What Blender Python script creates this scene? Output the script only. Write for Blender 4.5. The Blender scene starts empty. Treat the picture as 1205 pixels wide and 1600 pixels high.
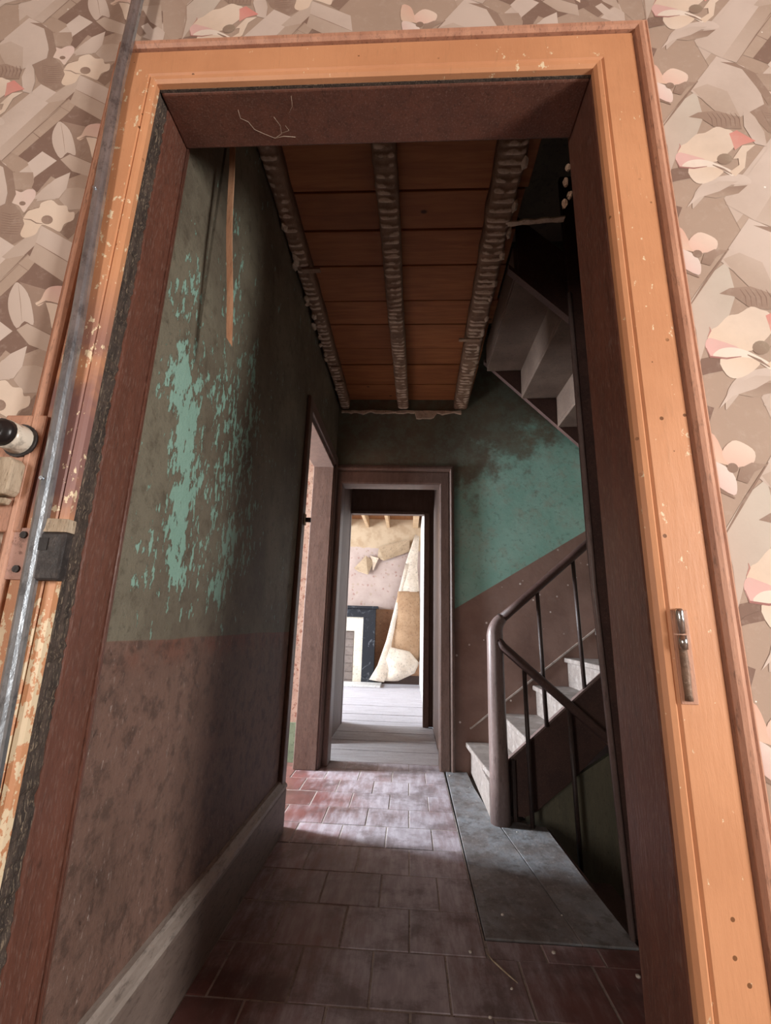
import bpy, bmesh, math, random
from math import sin, cos, pi, radians
from mathutils import Vector, Matrix, noise as mnoise

# ------------------------------------------------------------------ camera
scn = bpy.context.scene
CAM = Vector((0.0, -0.726, 0.934))
YAW, PITCH, ROLL, FPX = 0.056, 0.242, 0.03, 704.4        # focal length in pixels of the 1205 x 1600 frame
_f = Vector((-sin(YAW)*cos(PITCH), cos(YAW)*cos(PITCH), sin(PITCH)))
_r0 = Vector((cos(YAW), sin(YAW), 0)); _u0 = _r0.cross(_f)
_r = cos(ROLL)*_r0 + sin(ROLL)*_u0
_u = -sin(ROLL)*_r0 + cos(ROLL)*_u0
cam_d = bpy.data.cameras.new('camera'); cam = bpy.data.objects.new('camera', cam_d)
scn.collection.objects.link(cam)
cam_d.sensor_fit = 'HORIZONTAL'; cam_d.sensor_width = 36.0; cam_d.lens = FPX/1205*36
cam_d.clip_start = 0.02; cam_d.clip_end = 60
mw = Matrix((( _r.x, _u.x, -_f.x, CAM.x), (_r.y, _u.y, -_f.y, CAM.y), (_r.z, _u.z, -_f.z, CAM.z), (0, 0, 0, 1)))
cam.matrix_world = mw
scn.camera = cam

def hit(x, y, ax, v):
    """photo pixel -> point on the plane coordinate[ax] = v"""
    d = _f*FPX + _r*(x-602.5) - _u*(y-800)
    return CAM + d*((v-CAM[ax])/d[ax])

# ------------------------------------------------------------------ world, lights, exposure
vs = scn.view_settings
vs.view_transform = 'Standard'; vs.look = 'None'; vs.gamma = 1; vs.use_curve_mapping = False
vs.exposure = 0.0
world = bpy.data.worlds.new('overcast_sky'); scn.world = world; world.use_nodes = True
world.node_tree.nodes['Background'].inputs[0].default_value = (0.75, 0.86, 1.0, 1)
world.node_tree.nodes['Background'].inputs[1].default_value = 1.0
scn.cycles.max_bounces = 10; scn.cycles.diffuse_bounces = 6
scn.cycles.sample_clamp_indirect = 6
scn.cycles.use_denoising = True

def area(name, loc, direction, sx, sy, power, col=(1, 1, 1)):
    l = bpy.data.lights.new(name, 'AREA'); l.shape = 'RECTANGLE'; l.size = sx; l.size_y = sy
    l.energy = power; l.color = col
    o = bpy.data.objects.new(name, l); scn.collection.objects.link(o)
    o.location = loc; o.rotation_euler = Vector(direction).to_track_quat('-Z', 'Y').to_euler()
    return o
DAY = (0.84, 0.92, 1.0)
# daylight in the windows of the rooms; every window lies outside the picture
area('window_right_offscreen', (2.55, -1.50, 1.25), (-1, 0, -0.25), 0.5, 1.3, 125, (1.0, 0.96, 0.92))
area('window_rear_offscreen', (-2.0, -3.45, 1.2), (0, 1, -0.25), 0.5, 1.4, 70, (1.0, 0.95, 0.89))
area('window_side_room_offscreen', (-3.18, 2.24, 1.35), (1, 0, -0.15), 0.45, 1.3, 480, DAY)
area('window_vestibule_offscreen', (-1.68, 2.92, 1.2), (1, 0, -0.25), 0.25, 1.0, 45, DAY)
area('window_far_room_offscreen', (-3.38, 5.4, 1.5), (1, 0, -0.1), 2.0, 1.6, 330, DAY)

# ------------------------------------------------------------------ helpers
def lin(h):
    h = h.lstrip('#'); o = []
    for i in (0, 2, 4):
        c = int(h[i:i+2], 16)/255
        o.append(c/12.92 if c <= 0.04045 else ((c+0.055)/1.055)**2.4)
    return (o[0], o[1], o[2], 1.0)

class NT:
    """small node builder"""
    def __init__(s, name):
        s.m = bpy.data.materials.new(name); s.m.use_nodes = True
        s.t = s.m.node_tree; s.b = s.t.nodes['Principled BSDF']
        s.b.inputs['Specular IOR Level'].default_value = 0.35
        s._pos = None
    def n(s, k, **kw):
        nd = s.t.nodes.new(k)
        for a, v in kw.items(): setattr(nd, a, v)
        return nd
    def link(s, a, b): s.t.links.new(a, b)
    def put(s, sock, v):
        if hasattr(v, 'links') or isinstance(v, bpy.types.NodeSocket): s.link(v, sock)
        elif isinstance(v, str): sock.default_value = lin(v)
        else: sock.default_value = v
    def pos(s):
        if s._pos is None: s._pos = s.n('ShaderNodeNewGeometry').outputs['Position']
        return s._pos
    def obj(s): return s.n('ShaderNodeTexCoord').outputs['Object']
    def map(s, v, scale=(1, 1, 1), loc=(0, 0, 0), rot=(0, 0, 0)):
        nd = s.n('ShaderNodeMapping'); s.link(v, nd.inputs[0])
        nd.inputs['Scale'].default_value = scale; nd.inputs['Location'].default_value = loc; nd.inputs['Rotation'].default_value = rot
        return nd.outputs[0]
    def noise(s, v, scale=5, detail=5, rough=0.6, dist=0.0):
        nd = s.n('ShaderNodeTexNoise'); s.link(v, nd.inputs['Vector'])
        nd.inputs['Scale'].default_value = scale; nd.inputs['Detail'].default_value = detail
        nd.inputs['Roughness'].default_value = rough; nd.inputs['Distortion'].default_value = dist
        return nd.outputs['Fac']
    def voro(s, v, scale=20, feature='F1', rnd=1.0):
        nd = s.n('ShaderNodeTexVoronoi', feature=feature); s.link(v, nd.inputs['Vector'])
        nd.inputs['Scale'].default_value = scale; nd.inputs['Randomness'].default_value = rnd
        return nd.outputs
    def math(s, op, a, b=0.0, c=0.0, clamp=False):
        nd = s.n('ShaderNodeMath', operation=op, use_clamp=clamp)
        s.put(nd.inputs[0], a); s.put(nd.inputs[1], b); s.put(nd.inputs[2], c)
        return nd.outputs[0]
    def step(s, v, lo, hi):
        nd = s.n('ShaderNodeMapRange', interpolation_type='SMOOTHSTEP')
        s.put(nd.inputs[0], v); nd.inputs[1].default_value = lo; nd.inputs[2].default_value = hi
        nd.inputs[3].default_value = 0; nd.inputs[4].default_value = 1
        return nd.outputs[0]
    def mix(s, f, a, b, blend='MIX'):
        nd = s.n('ShaderNodeMix', data_type='RGBA', blend_type=blend)
        s.put(nd.inputs[0], f); s.put(nd.inputs[6], a); s.put(nd.inputs[7], b)
        return nd.outputs[2]
    def sep(s, v):
        nd = s.n('ShaderNodeSeparateXYZ'); s.link(v, nd.inputs[0]); return nd.outputs
    def out(s, col, rough=0.7, bump=None, bstr=0.3, bdist=0.01, metal=0.0):
        s.put(s.b.inputs['Base Color'], col); s.put(s.b.inputs['Roughness'], rough)
        s.b.inputs['Metallic'].default_value = metal
        if bump is not None:
            nd = s.n('ShaderNodeBump'); nd.inputs['Strength'].default_value = bstr; nd.inputs['Distance'].default_value = bdist
            s.link(bump, nd.inputs['Height']); s.link(nd.outputs[0], s.b.inputs['Normal'])
        return s.m

def worn(name, c1, c2, c3=None, scale=6, stretch=(1, 1, 1), amt=0.62, rough=0.65, bstr=0.25, fine=70, width=0.05, dust=None, damt=0.6, metal=0.0):
    """paint/wood with two tones, optional chips (c3) and dust"""
    t = NT(name); p = t.map(t.pos(), stretch)
    a = t.noise(p, scale, 6, 0.6)
    col = t.mix(t.step(a, 0.35, 0.68), c1, c2)
    if dust:
        dn = t.noise(t.map(t.pos(), (1, 1, 1), (3, 1, 7)), 14, 8, 0.7)
        col = t.mix(t.math('MULTIPLY', t.step(dn, damt, damt+0.2), 0.6), col, dust)
    f = t.noise(p, fine, 4, 0.65)
    col = t.mix(t.math('MULTIPLY', t.step(f, 0.50, 0.72), 0.30), col, c2 if c3 is None else c3)
    g2 = t.noise(t.map(p, (1, 1, 1), (9, 4, 2)), fine*0.45, 6, 0.75)
    col = t.mix(t.math('MULTIPLY', t.step(g2, 0.52, 0.66), 0.42), col, '#2a211d')
    if c3:
        ch = t.noise(t.map(p, (1, 1, 1), (5, 2, 1)), scale*4, 7, 0.7)
        col = t.mix(t.step(ch, amt, amt+width), col, c3)
    return t.out(col, rough, t.math('ADD', t.math('MULTIPLY', a, 0.6), t.math('MULTIPLY', f, 0.5)), bstr, 0.006, metal)

coll = scn.collection
def link(name, me, mat=None, parent=None):
    o = bpy.data.objects.new(name, me); coll.objects.link(o)
    if mat is not None and not me.materials:
        for m in (mat if isinstance(mat, (list, tuple)) else [mat]): me.materials.append(m)
    if parent is not None: o.parent = parent
    return o
def tag(o, label, cat, group=None):
    o['label'] = label; o['category'] = cat
    if group: o['group'] = group
    return o
def struct(o, label=None):
    o['kind'] = 'structure'
    if label: o['label'] = label
    return o
def empty(name, loc=(0, 0, 0)):
    o = bpy.data.objects.new(name, None); coll.objects.link(o); o.location = loc; o.empty_display_size = 0.05
    return o

class MB:
    def __init__(s): s.v = []; s.f = []; s.sm = []
    def add(s, vs_, fs, smooth=False):
        k = len(s.v); s.v += [tuple(p) for p in vs_]
        for f in fs: s.f.append(tuple(i+k for i in f)); s.sm.append(smooth)
        return s
    def box(s, x0, x1, y0, y1, z0, z1):
        return s.add([(x, y, z) for x in (x0, x1) for y in (y0, y1) for z in (z0, z1)],
                     [(0, 1, 3, 2), (4, 6, 7, 5), (0, 4, 5, 1), (2, 3, 7, 6), (0, 2, 6, 4), (1, 5, 7, 3)])
    def prism(s, pts, vec):
        """polygon (3-D points) pushed along vec"""
        n = len(pts); vec = Vector(vec); a = [Vector(p) for p in pts]
        return s.add(a+[p+vec for p in a], [tuple(range(n))[::-1], tuple(range(n, 2*n))] + [(i, (i+1) % n, n+(i+1) % n, n+i) for i in range(n)])
    def tube(s, pts, rads, n=12, cap=True, flat=1.0, up=(0, 0, 1)):
        pts = [Vector(p) for p in pts]
        if not isinstance(rads, (list, tuple)): rads = [rads]*len(pts)
        rings = []; prev = None
        for i, p in enumerate(pts):
            a = pts[max(0, i-1)]; b = pts[min(len(pts)-1, i+1)]; d = (b-a).normalized()
            if prev is None:
                ref = Vector(up) if abs(d.dot(Vector(up))) < 0.95 else Vector((1, 0, 0))
                nx = d.cross(ref).normalized()
            else:
                nx = (prev - d*prev.dot(d)).normalized()
            prev = nx; ny = d.cross(nx)
            rings.append([p + nx*rads[i]*cos(2*pi*k/n) + ny*rads[i]*flat*sin(2*pi*k/n) for k in range(n)])
        vs_ = [q for r_ in rings for q in r_]
        fs = [(i*n+k, i*n+(k+1) % n, (i+1)*n+(k+1) % n, (i+1)*n+k) for i in range(len(pts)-1) for k in range(n)]
        s.add(vs_, fs, True)
        if cap:
            k0 = len(s.v)-len(vs_)
            s.f.append(tuple(range(k0, k0+n))[::-1]); s.sm.append(False)
            s.f.append(tuple(range(k0+len(vs_)-n, k0+len(vs_)))); s.sm.append(False)
        return s
    def mesh(s, name):
        me = bpy.data.meshes.new(name); me.from_pydata(s.v, [], s.f)
        me.polygons.foreach_set('use_smooth', s.sm); me.update()
        bm = bmesh.new(); bm.from_mesh(me); bmesh.ops.recalc_face_normals(bm, faces=bm.faces); bm.to_mesh(me); bm.free()
        return me
    def build(s, name, mat, parent=None, bevel=0.0, seg=2):
        o = link(name, s.mesh(name), mat, parent)
        if bevel:
            b = o.modifiers.new('bevel', 'BEVEL'); b.width = bevel; b.segments = seg; b.limit_method = 'ANGLE'; b.angle_limit = radians(40)
        return o

rng = random.Random(7)

# ------------------------------------------------------------------ materials
def m_ochre():
    t = NT('ochre_casing_paint'); p = t.pos(); xyz = t.sep(p)
    a = t.noise(p, 4, 6, 0.6)
    col = t.mix(t.step(a, 0.3, 0.7), '#d49a71', '#c68d66')
    st = t.noise(t.map(p, (9, 9, 1.2)), 9, 6, 0.7)
    col = t.mix(t.math('MULTIPLY', t.step(st, 0.56, 0.75), 0.35), col, '#a37a58')
    # worn plum undercoat and bare cream chips low on the hinge side of the latch jamb
    isl = t.step(xyz[0], -0.45, -0.52)
    isl = t.math('SUBTRACT', 1.0, t.step(xyz[0], -0.56, -0.50))
    b1 = t.math('MULTIPLY', t.step(xyz[2], 1.62, 1.35), t.step(xyz[2], 1.08, 1.12))
    band = t.math('SUBTRACT', t.step(xyz[2], 1.05, 1.14), t.step(xyz[2], 1.36, 1.62))
    plum = t.math('MULTIPLY', t.math('MULTIPLY', band, isl), t.step(t.noise(p, 7, 4, 0.6), 0.30, 0.55), clamp=True)
    col = t.mix(plum, col, '#8f6a63')
    chipn = t.noise(t.map(p, (1, 1, 0.6), (2, 0, 4)), 70, 6, 0.65)
    big = t.noise(p, 6, 3, 0.5)
    low = t.math('MULTIPLY', isl, t.math('SUBTRACT', 1.0, t.step(xyz[2], 0.9, 1.0)))
    thr = t.math('ADD', t.math('MULTIPLY', big, 0.35), t.math('ADD', t.math('MULTIPLY', isl, 0.06), t.math('MULTIPLY', low, 0.13)))
    chips = t.step(t.math('ADD', chipn, thr), 0.855, 0.875)
    col = t.mix(chips, col, '#e6d2b0')
    sp = t.voro(t.map(p, (1, 1, 1)), 26)['Distance']
    spn = t.noise(p, 5, 2, 0.5)
    col = t.mix(t.math('MULTIPLY', t.math('LESS_THAN', sp, 0.09), t.step(spn, 0.5, 0.6)), col, '#7d5334')
    return t.out(col, 0.45, t.math('ADD', st, t.math('MULTIPLY', chips, -0.6)), 0.2, 0.004)
M_OCHRE = m_ochre()
M_MOULD = worn('rosy_brown_moulding_paint', '#c6957a', '#b2826a', '#93705c', 5, (6, 6, 1), 0.68, 0.45, 0.2)
M_JAMB = worn('oxblood_jamb_paint', '#613f34', '#6c4538', '#9a857a', 5, (4, 4, 0.9), 0.74, 0.38, 0.35, 60, 0.06, '#8b766e', 0.62)
M_HEAD = M_JAMB
M_BLACKWOOD = worn('blackened_bare_wood', '#352d29', '#574a42', '#93836f', 10, (8, 8, 1), 0.56, 0.7, 0.8, 90)
M_TRIM = worn('plum_brown_door_paint', '#66534b', '#745f56', '#968a83', 6, (5, 5, 1), 0.72, 0.42, 0.3, 60, 0.05, '#8d7d76', 0.64)
M_VEST = worn('brown_vestibule_paint', '#5c483f', '#69544a', None, 6, (4, 4, 1), 0.7, 0.6, 0.2)
M_DARKTRIM = worn('dark_brown_door_paint', '#3a2a24', '#45332b', None, 6, (4, 4, 1), 0.7, 0.5, 0.3)
M_PLASTER = worn('grey_plaster', '#b7aea5', '#a59b92', '#8b8078', 3)
M_ROOMPLAIN = worn('tan_room_plaster', '#8f7b6a', '#7d6a5a', None, 3)
M_DARKWALL = worn('brown_wall_paint', '#6a5248', '#5b453c', '#7a685d', 4, (2, 2, 1))
M_UPPER = worn('bare_brown_plaster', '#7a6b5d', '#695b4e', None, 3)
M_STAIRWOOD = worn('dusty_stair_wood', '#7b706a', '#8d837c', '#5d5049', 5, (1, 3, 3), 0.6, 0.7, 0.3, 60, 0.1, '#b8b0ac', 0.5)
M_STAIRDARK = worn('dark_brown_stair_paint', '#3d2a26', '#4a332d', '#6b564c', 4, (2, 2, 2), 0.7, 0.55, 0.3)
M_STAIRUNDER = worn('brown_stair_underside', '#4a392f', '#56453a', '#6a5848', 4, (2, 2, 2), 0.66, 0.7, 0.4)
M_NEWEL = worn('plum_brown_newel_paint', '#6b5955', '#776560', '#968a86', 6, (4, 4, 0.8), 0.72, 0.36, 0.2, 50, 0.05, '#867873', 0.62)
M_IRON = worn('dark_iron_paint', '#2c211e', '#3a2c28', '#5a4a44', 12, (2, 2, 1), 0.72, 0.45, 0.3)
M_BOARD = None
def m_board():
    t = NT('old_pine_ceiling_boards'); p = t.pos()
    rnd = t.n('ShaderNodeObjectInfo').outputs['Random']
    w = t.n('ShaderNodeCombineXYZ'); t.link(rnd, w.inputs[1])
    pv = t.n('ShaderNodeVectorMath', operation='ADD'); t.link(p, pv.inputs[0])
    sc = t.n('ShaderNodeVectorMath', operation='SCALE'); t.link(w.outputs[0], sc.inputs[0]); sc.inputs['Scale'].default_value = 30
    t.link(sc.outputs[0], pv.inputs[1]); q = pv.outputs[0]
    a = t.noise(t.map(q, (1.2, 14, 14)), 3, 6, 0.6, 0.6)
    b = t.noise(q, 2.5, 3, 0.5)
    col = t.mix(t.step(a, 0.3, 0.7), '#a2683f', '#8a5433')
    col = t.mix(t.math('MULTIPLY', t.step(b, 0.45, 0.7), 0.5), col, '#74452a')
    kn = t.voro(t.map(q, (2.2, 3.2, 1)), 1.6)['Distance']
    col = t.mix(t.math('SUBTRACT', 1.0, t.step(kn, 0.03, 0.07)), col, '#2c1a12')
    col = t.mix(t.math('MULTIPLY', rnd, 0.25), col, '#7b4a30')
    return t.out(col, 0.7, a, 0.2, 0.004)
M_BOARD = m_board()
M_JOIST = worn('lath_marked_joist_wood', '#a58b76', '#8a6f5b', '#c0ab97', 9, (2, 2, 6), 0.62, 0.85, 0.5, 80, 0.12)
M_LATH = worn('split_pine_lath', '#b98f70', '#a87a5b', None, 6, (14, 14, 1), 0.7, 0.8, 0.3)
M_RAGGED = worn('broken_lime_plaster', '#cbb9a6', '#b3a08c', '#8c7867', 14, (1, 1, 1), 0.6, 0.9, 0.6)
M_CREAM = worn('cream_crumb_plaster', '#d9d1c8', '#c4bab0', None, 14)
M_SKIRT = worn('scuffed_baseboard_paint', '#6f6058', '#7c6d64', '#473932', 5, (2, 0.6, 2), 0.58, 0.6, 0.35, 60, 0.14)
M_SKIRTCAP = worn('pale_worn_baseboard_cap', '#a89d94', '#8f837a', '#6b5d55', 6, (2, 0.5, 2), 0.62, 0.6, 0.35)

def m_leftwall():
    t = NT('peeling_green_over_brown_wall'); p = t.pos(); xyz = t.sep(p)
    a = t.noise(p, 3.0, 7, 0.62); b = t.noise(t.map(p, (1, 1, 0.5)), 11, 7, 0.7)
    up = t.mix(t.step(a, 0.35, 0.66), '#7d7766', '#655c4e')
    up = t.mix(t.math('MULTIPLY', t.step(b, 0.5, 0.7), 0.5), up, '#75705f')
    # brown stains
    soot = t.step(t.noise(p, 2.2, 5, 0.6), 0.52, 0.70)
    up = t.mix(t.math('MULTIPLY', soot, 0.5), up, '#4a3f34')
    # surviving green paint: islands around measured spots
    fld = None
    for (y, z, ry, rz, w) in ((0.275, 1.53, 0.055, 0.10, 1.0), (0.335, 1.40, 0.06, 0.16, 1.0), (0.36, 1.22, 0.055, 0.13, 1.0),
                              (0.385, 1.08, 0.05, 0.10, 0.8), (0.70, 1.12, 0.07, 0.16, 0.72), (0.26, 1.74, 0.07, 0.14, 0.62), (0.52, 1.60, 0.10, 0.14, 0.55),
                              (0.74, 1.50, 0.10, 0.26, 0.55), (0.56, 1.38, 0.07, 0.22, 0.50), (0.25, 1.06, 0.05, 0.06, 0.6), (0.50, 1.95, 0.06, 0.2, 0.5),
                              (0.72, 1.75, 0.06, 0.2, 0.5), (0.86, 1.3, 0.08, 0.22, 0.42), (0.62, 1.5, 0.12, 0.3, 0.45), (0.45, 1.25, 0.10, 0.25, 0.42), (0.66, 1.04, 0.07, 0.08, 0.85)):
        dy = t.math('DIVIDE', t.math('SUBTRACT', xyz[1], y), ry); dz = t.math('DIVIDE', t.math('SUBTRACT', xyz[2], z), rz)
        e = t.math('EXPONENT', t.math('MULTIPLY', t.math('ADD', t.math('MULTIPLY', dy, dy), t.math('MULTIPLY', dz, dz)), -0.7))
        e = t.math('MULTIPLY', e, w); fld = e if fld is None else t.math('MAXIMUM', fld, e)
    br = t.noise(t.map(p, (1, 1, 0.42), (0, 0, 0), (0.35, 0, 0)), 52, 8, 0.66)
    br2 = t.noise(t.map(p, (1, 1, 0.6)), 9, 5, 0.6)
    m = t.math('ADD', fld, t.math('ADD', t.math('MULTIPLY', t.math('SUBTRACT', br, 0.5), 3.4), t.math('MULTIPLY', t.math('SUBTRACT', br2, 0.5), 1.1)))
    green = t.step(m, 0.52, 0.58)
    gcol = t.mix(t.step(a, 0.3, 0.7), '#93b8a9', '#84ab9b')
    up = t.mix(green, up, gcol)
    lo = t.mix(t.step(a, 0.35, 0.68), '#7a5e52', '#695045')
    lo = t.mix(t.math('MULTIPLY', t.step(b, 0.5, 0.72), 0.55), lo, '#82695c')
    scr = t.noise(t.map(p, (1, 6, 1.4), (0, 0, 0), (0.5, 0, 0)), 22, 6, 0.75)
    lo = t.mix(t.math('MULTIPLY', t.step(scr, 0.58, 0.70), 0.55), lo, '#a3938a')
    red = t.math('MULTIPLY', t.step(xyz[2], 0.80, 0.86), t.step(t.noise(p, 8, 4, 0.6), 0.40, 0.6))
    lo = t.mix(t.math('MULTIPLY', red, 0.7), lo, '#7a4c3c')
    gr = t.noise(t.map(p, (1, 1, 1), (4, 2, 8)), 48, 7, 0.75)
    lo = t.mix(t.math('MULTIPLY', t.step(gr, 0.52, 0.68), 0.45), lo, '#3f302a')
    up = t.mix(t.math('MULTIPLY', t.math('MULTIPLY', t.step(gr, 0.54, 0.70), t.math('SUBTRACT', 1.0, green)), 0.5), up, '#3a3128')
    mot = t.noise(t.map(p, (1, 1, 1), (2, 9, 4)), 17, 8, 0.72)
    lo = t.mix(t.math('MULTIPLY', t.step(mot, 0.48, 0.62), 0.65), lo, '#48372f')
    up = t.mix(t.math('MULTIPLY', t.math('MULTIPLY', t.step(mot, 0.50, 0.66), t.math('SUBTRACT', 1.0, green)), 0.5), up, '#4d4336')
    scl = t.noise(t.map(p, (1, 3, 1), (1, 5, 0), (0.9, 0, 0)), 30, 7, 0.75)
    lo = t.mix(t.math('MULTIPLY', t.step(scl, 0.62, 0.68), 0.7), lo, '#b8aaa2')
    wob = t.math('ADD', xyz[2], t.math('MULTIPLY', t.math('SUBTRACT', t.noise(p, 4, 2, 0.5), 0.5), 0.012))
    col = t.mix(t.step(wob, 0.880, 0.884), lo, up)
    h = t.math('ADD', t.math('MULTIPLY', b, 0.6), t.math('MULTIPLY', green, 0.5))
    return t.out(col, 0.62, t.math('ADD', h, t.math('ADD', t.math('MULTIPLY', gr, 0.7), t.math('MULTIPLY', mot, 0.8))), 0.8, 0.008)
M_LEFT = m_leftwall()

def m_backwall():
    t = NT('green_and_brown_stair_wall'); p = t.pos(); xyz = t.sep(p)
    a = t.noise(p, 3.2, 7, 0.62); b = t.noise(p, 13, 7, 0.7)
    g = t.mix(t.step(a, 0.35, 0.68), '#7ba699', '#8db3a7')
    g = t.mix(t.math('MULTIPLY', t.step(b, 0.45, 0.68), 0.6), g, '#8d9587')
    g = t.mix(t.math('MULTIPLY', t.step(t.noise(p, 34, 6, 0.7), 0.54, 0.66), 0.4), g, '#4f655b')
    # grime where the paint has flaked: over the door and beside its casing
    dx = t.math('MULTIPLY', t.math('SUBTRACT', 0.80, xyz[0]), 0.95)
    dz = t.math('MULTIPLY', t.math('SUBTRACT', xyz[2], 1.75), 0.85)
    gr = t.math('ADD', t.math('ADD', t.math('MAXIMUM', t.math('MULTIPLY', dx, 0.62), -0.2), t.math('MAXIMUM', dz, -0.35)),
                t.math('MULTIPLY', t.math('SUBTRACT', t.noise(p, 5, 7, 0.66), 0.5), 1.5))
    grime = t.math('MULTIPLY', t.step(gr, 0.24, 0.56), t.math('ADD', 0.82, t.math('MULTIPLY', t.step(b, 0.35, 0.6), 0.18)))
    gc = t.mix(t.step(a, 0.35, 0.65), '#6f6556', '#5f5548')
    col = t.mix(t.math('MULTIPLY', grime, 0.93), g, gc)
    dado = t.math('ADD', 1.055, t.math('MULTIPLY', t.math('SUBTRACT', xyz[0], 0.34), 0.612))
    lo = t.mix(t.step(a, 0.35, 0.68), '#846b61', '#735a50')
    lo = t.mix(t.math('MULTIPLY', t.step(b, 0.55, 0.72), 0.5), lo, '#84706a')
    sp = t.voro(p, 15)['Distance']
    lo = t.mix(t.math('MULTIPLY', t.math('LESS_THAN', sp, 0.11), t.step(t.noise(p, 4, 2, 0.5), 0.5, 0.58)), lo, '#cfc6c0')
    col = t.mix(t.step(t.math('SUBTRACT', xyz[2], dado), -0.004, 0.004), lo, col)
    return t.out(col, 0.6, t.math('ADD', b, t.math('MULTIPLY', grime, -0.5)), 0.4, 0.006)
M_BACK = m_backwall()

def m_tile():
    t = NT('worn_terracotta_tile'); p = t.pos(); xyz = t.sep(p)
    rnd = t.n('ShaderNodeObjectInfo').outputs['Random']
    a = t.noise(p, 9, 7, 0.65); b = t.noise(t.map(p, (5, 1, 1)), 6, 7, 0.7); c = t.noise(p, 2.3, 4, 0.55)
    col = t.mix(rnd, '#83524e', '#684843')
    col = t.mix(t.math('MULTIPLY', t.step(a, 0.4, 0.7), 0.5), col, '#5d3833')
    # pale plaster dust trodden into the middle of the passage
    cx = t.math('MULTIPLY', t.math('ABSOLUTE', t.math('SUBTRACT', xyz[0], 0.0)), 0.55)
    d = t.math('ADD', t.math('SUBTRACT', t.math('ADD', t.math('MULTIPLY', b, 0.5), t.math('MULTIPLY', c, 0.8)), cx), 0.06)
    d = t.math('SUBTRACT', d, t.math('MULTIPLY', rnd, 0.10))
    dust = t.math('MULTIPLY', t.step(d, 0.22, 0.66), 0.93)
    dc = t.mix(t.step(b, 0.4, 0.65), '#9e979d', '#b3acb3')
    col = t.mix(dust, col, dc)
    blot = t.noise(t.map(p, (1, 1, 1), (7, 1, 0)), 5, 7, 0.7)
    col = t.mix(t.math('MULTIPLY', t.step(blot, 0.46, 0.64), 0.55), col, '#4a3833')
    sc = t.noise(t.map(p, (9, 1.1, 1), (0, 0, 0), (0, 0, 0.5)), 9, 6, 0.75)
    col = t.mix(t.math('MULTIPLY', t.step(sc, 0.64, 0.74), 0.4), col, '#cfc7c8')
    rough = t.math('ADD', 0.28, t.math('MULTIPLY', dust, 0.3))
    return t.out(col, rough, t.math('ADD', a, t.math('MULTIPLY', b, 0.5)), 0.22, 0.004)
M_TILE = m_tile()
M_GROUT = worn('dusty_grout', '#a29892', '#8c827c', '#6b605a', 9, (1, 1, 1), 0.6, 0.9, 0.3)
def m_slab():
    t = NT('grey_cement_slab'); p = t.pos()
    a = t.noise(p, 6, 8, 0.65); b = t.noise(t.map(p, (4, 1, 1), (0, 0, 0), (0, 0, 0.25)), 5, 6, 0.7)
    col = t.mix(t.step(a, 0.35, 0.68), '#808387', '#6b6867')
    col = t.mix(t.math('MULTIPLY', t.step(b, 0.5, 0.7), 0.6), col, '#94908f')
    col = t.mix(t.math('MULTIPLY', t.step(t.noise(p, 3.5, 7, 0.68), 0.42, 0.62), 0.75), col, '#5f544f')
    col = t.mix(t.math('MULTIPLY', t.step(t.noise(p, 40, 6, 0.7), 0.55, 0.68), 0.4), col, '#a39d99')
    col = t.mix(t.step(t.noise(p, 28, 6, 0.65), 0.70, 0.76), col, '#3a322f')
    col = t.mix(t.math('MULTIPLY', t.step(t.noise(p, 16, 8, 0.72), 0.50, 0.62), 0.6), col, '#4d4642')
    return t.out(col, 0.5, t.math('ADD', a, t.noise(p, 30, 6, 0.7)), 0.5, 0.006)
M_SLAB = m_slab()
M_FARFLOOR = worn('pale_dusty_floorboards', '#c9c6cc', '#b9b5ba', '#9b9496', 4, (1, 5, 1), 0.66, 0.6, 0.2)
M_VESTFLOOR = worn('dusty_vestibule_boards', '#aaa4a5', '#9a9392', '#7f7775', 4, (1, 5, 1), 0.62, 0.65, 0.25)

def m_farpaper():
    t = NT('faded_sprigged_wallpaper'); p = t.pos(); xyz = t.sep(p)
    a = t.noise(p, 2.5, 5, 0.6)
    col = t.mix(t.step(a, 0.35, 0.68), '#b9a59b', '#a9948a')
    v = t.voro(t.map(p, (1, 1, 1)), 11)
    fl = t.math('LESS_THAN', t.math('ADD', v['Distance'], t.math('MULTIPLY', t.noise(p, 45, 4, 0.7), 0.9)), 0.62)
    col = t.mix(t.math('MULTIPLY', fl, 0.65), col, '#93685e')
    v2 = t.voro(t.map(p, (1, 1, 1), (3, 2, 5)), 9)
    fl2 = t.math('LESS_THAN', t.math('ADD', v2['Distance'], t.math('MULTIPLY', t.noise(p, 50, 3, 0.6), 0.35)), 0.36)
    col = t.mix(t.math('MULTIPLY', fl2, 0.5), col, '#a08a74')
    # bare plaster where the paper has come away along the top
    tear = t.math('ADD', xyz[2], t.math('MULTIPLY', t.math('SUBTRACT', t.noise(p, 3.5, 5, 0.6), 0.5), 0.45))
    bare = t.mix(t.step(t.noise(p, 6, 5, 0.6), 0.4, 0.65), '#bfa88c', '#ad9376')
    col = t.mix(t.step(tear, 2.16, 2.17), col, bare)
    return t.out(col, 0.85, a, 0.2, 0.004)
M_FARPAPER = m_farpaper()
M_FARBROWN = worn('brown_bare_plaster', '#9b7355', '#8a6448', '#b3906f', 5)
M_PAPERBACK = worn('brown_paper_back', '#b59474', '#a28061', '#8a6a50', 6, (1, 1, 1), 0.64, 0.9, 0.15)
M_PAPERPALE = worn('pale_curled_paper', '#e2d5c4', '#d3c3b0', '#b79f86', 8, (1, 1, 1), 0.68, 0.9, 0.15)
M_FLAP = worn('torn_paper', '#c3ad97', '#b39c86', '#9d8570', 6)
M_FLAP2 = worn('torn_paper_brown_side', '#b0987c', '#a0886c', '#8d755c', 6)
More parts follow.
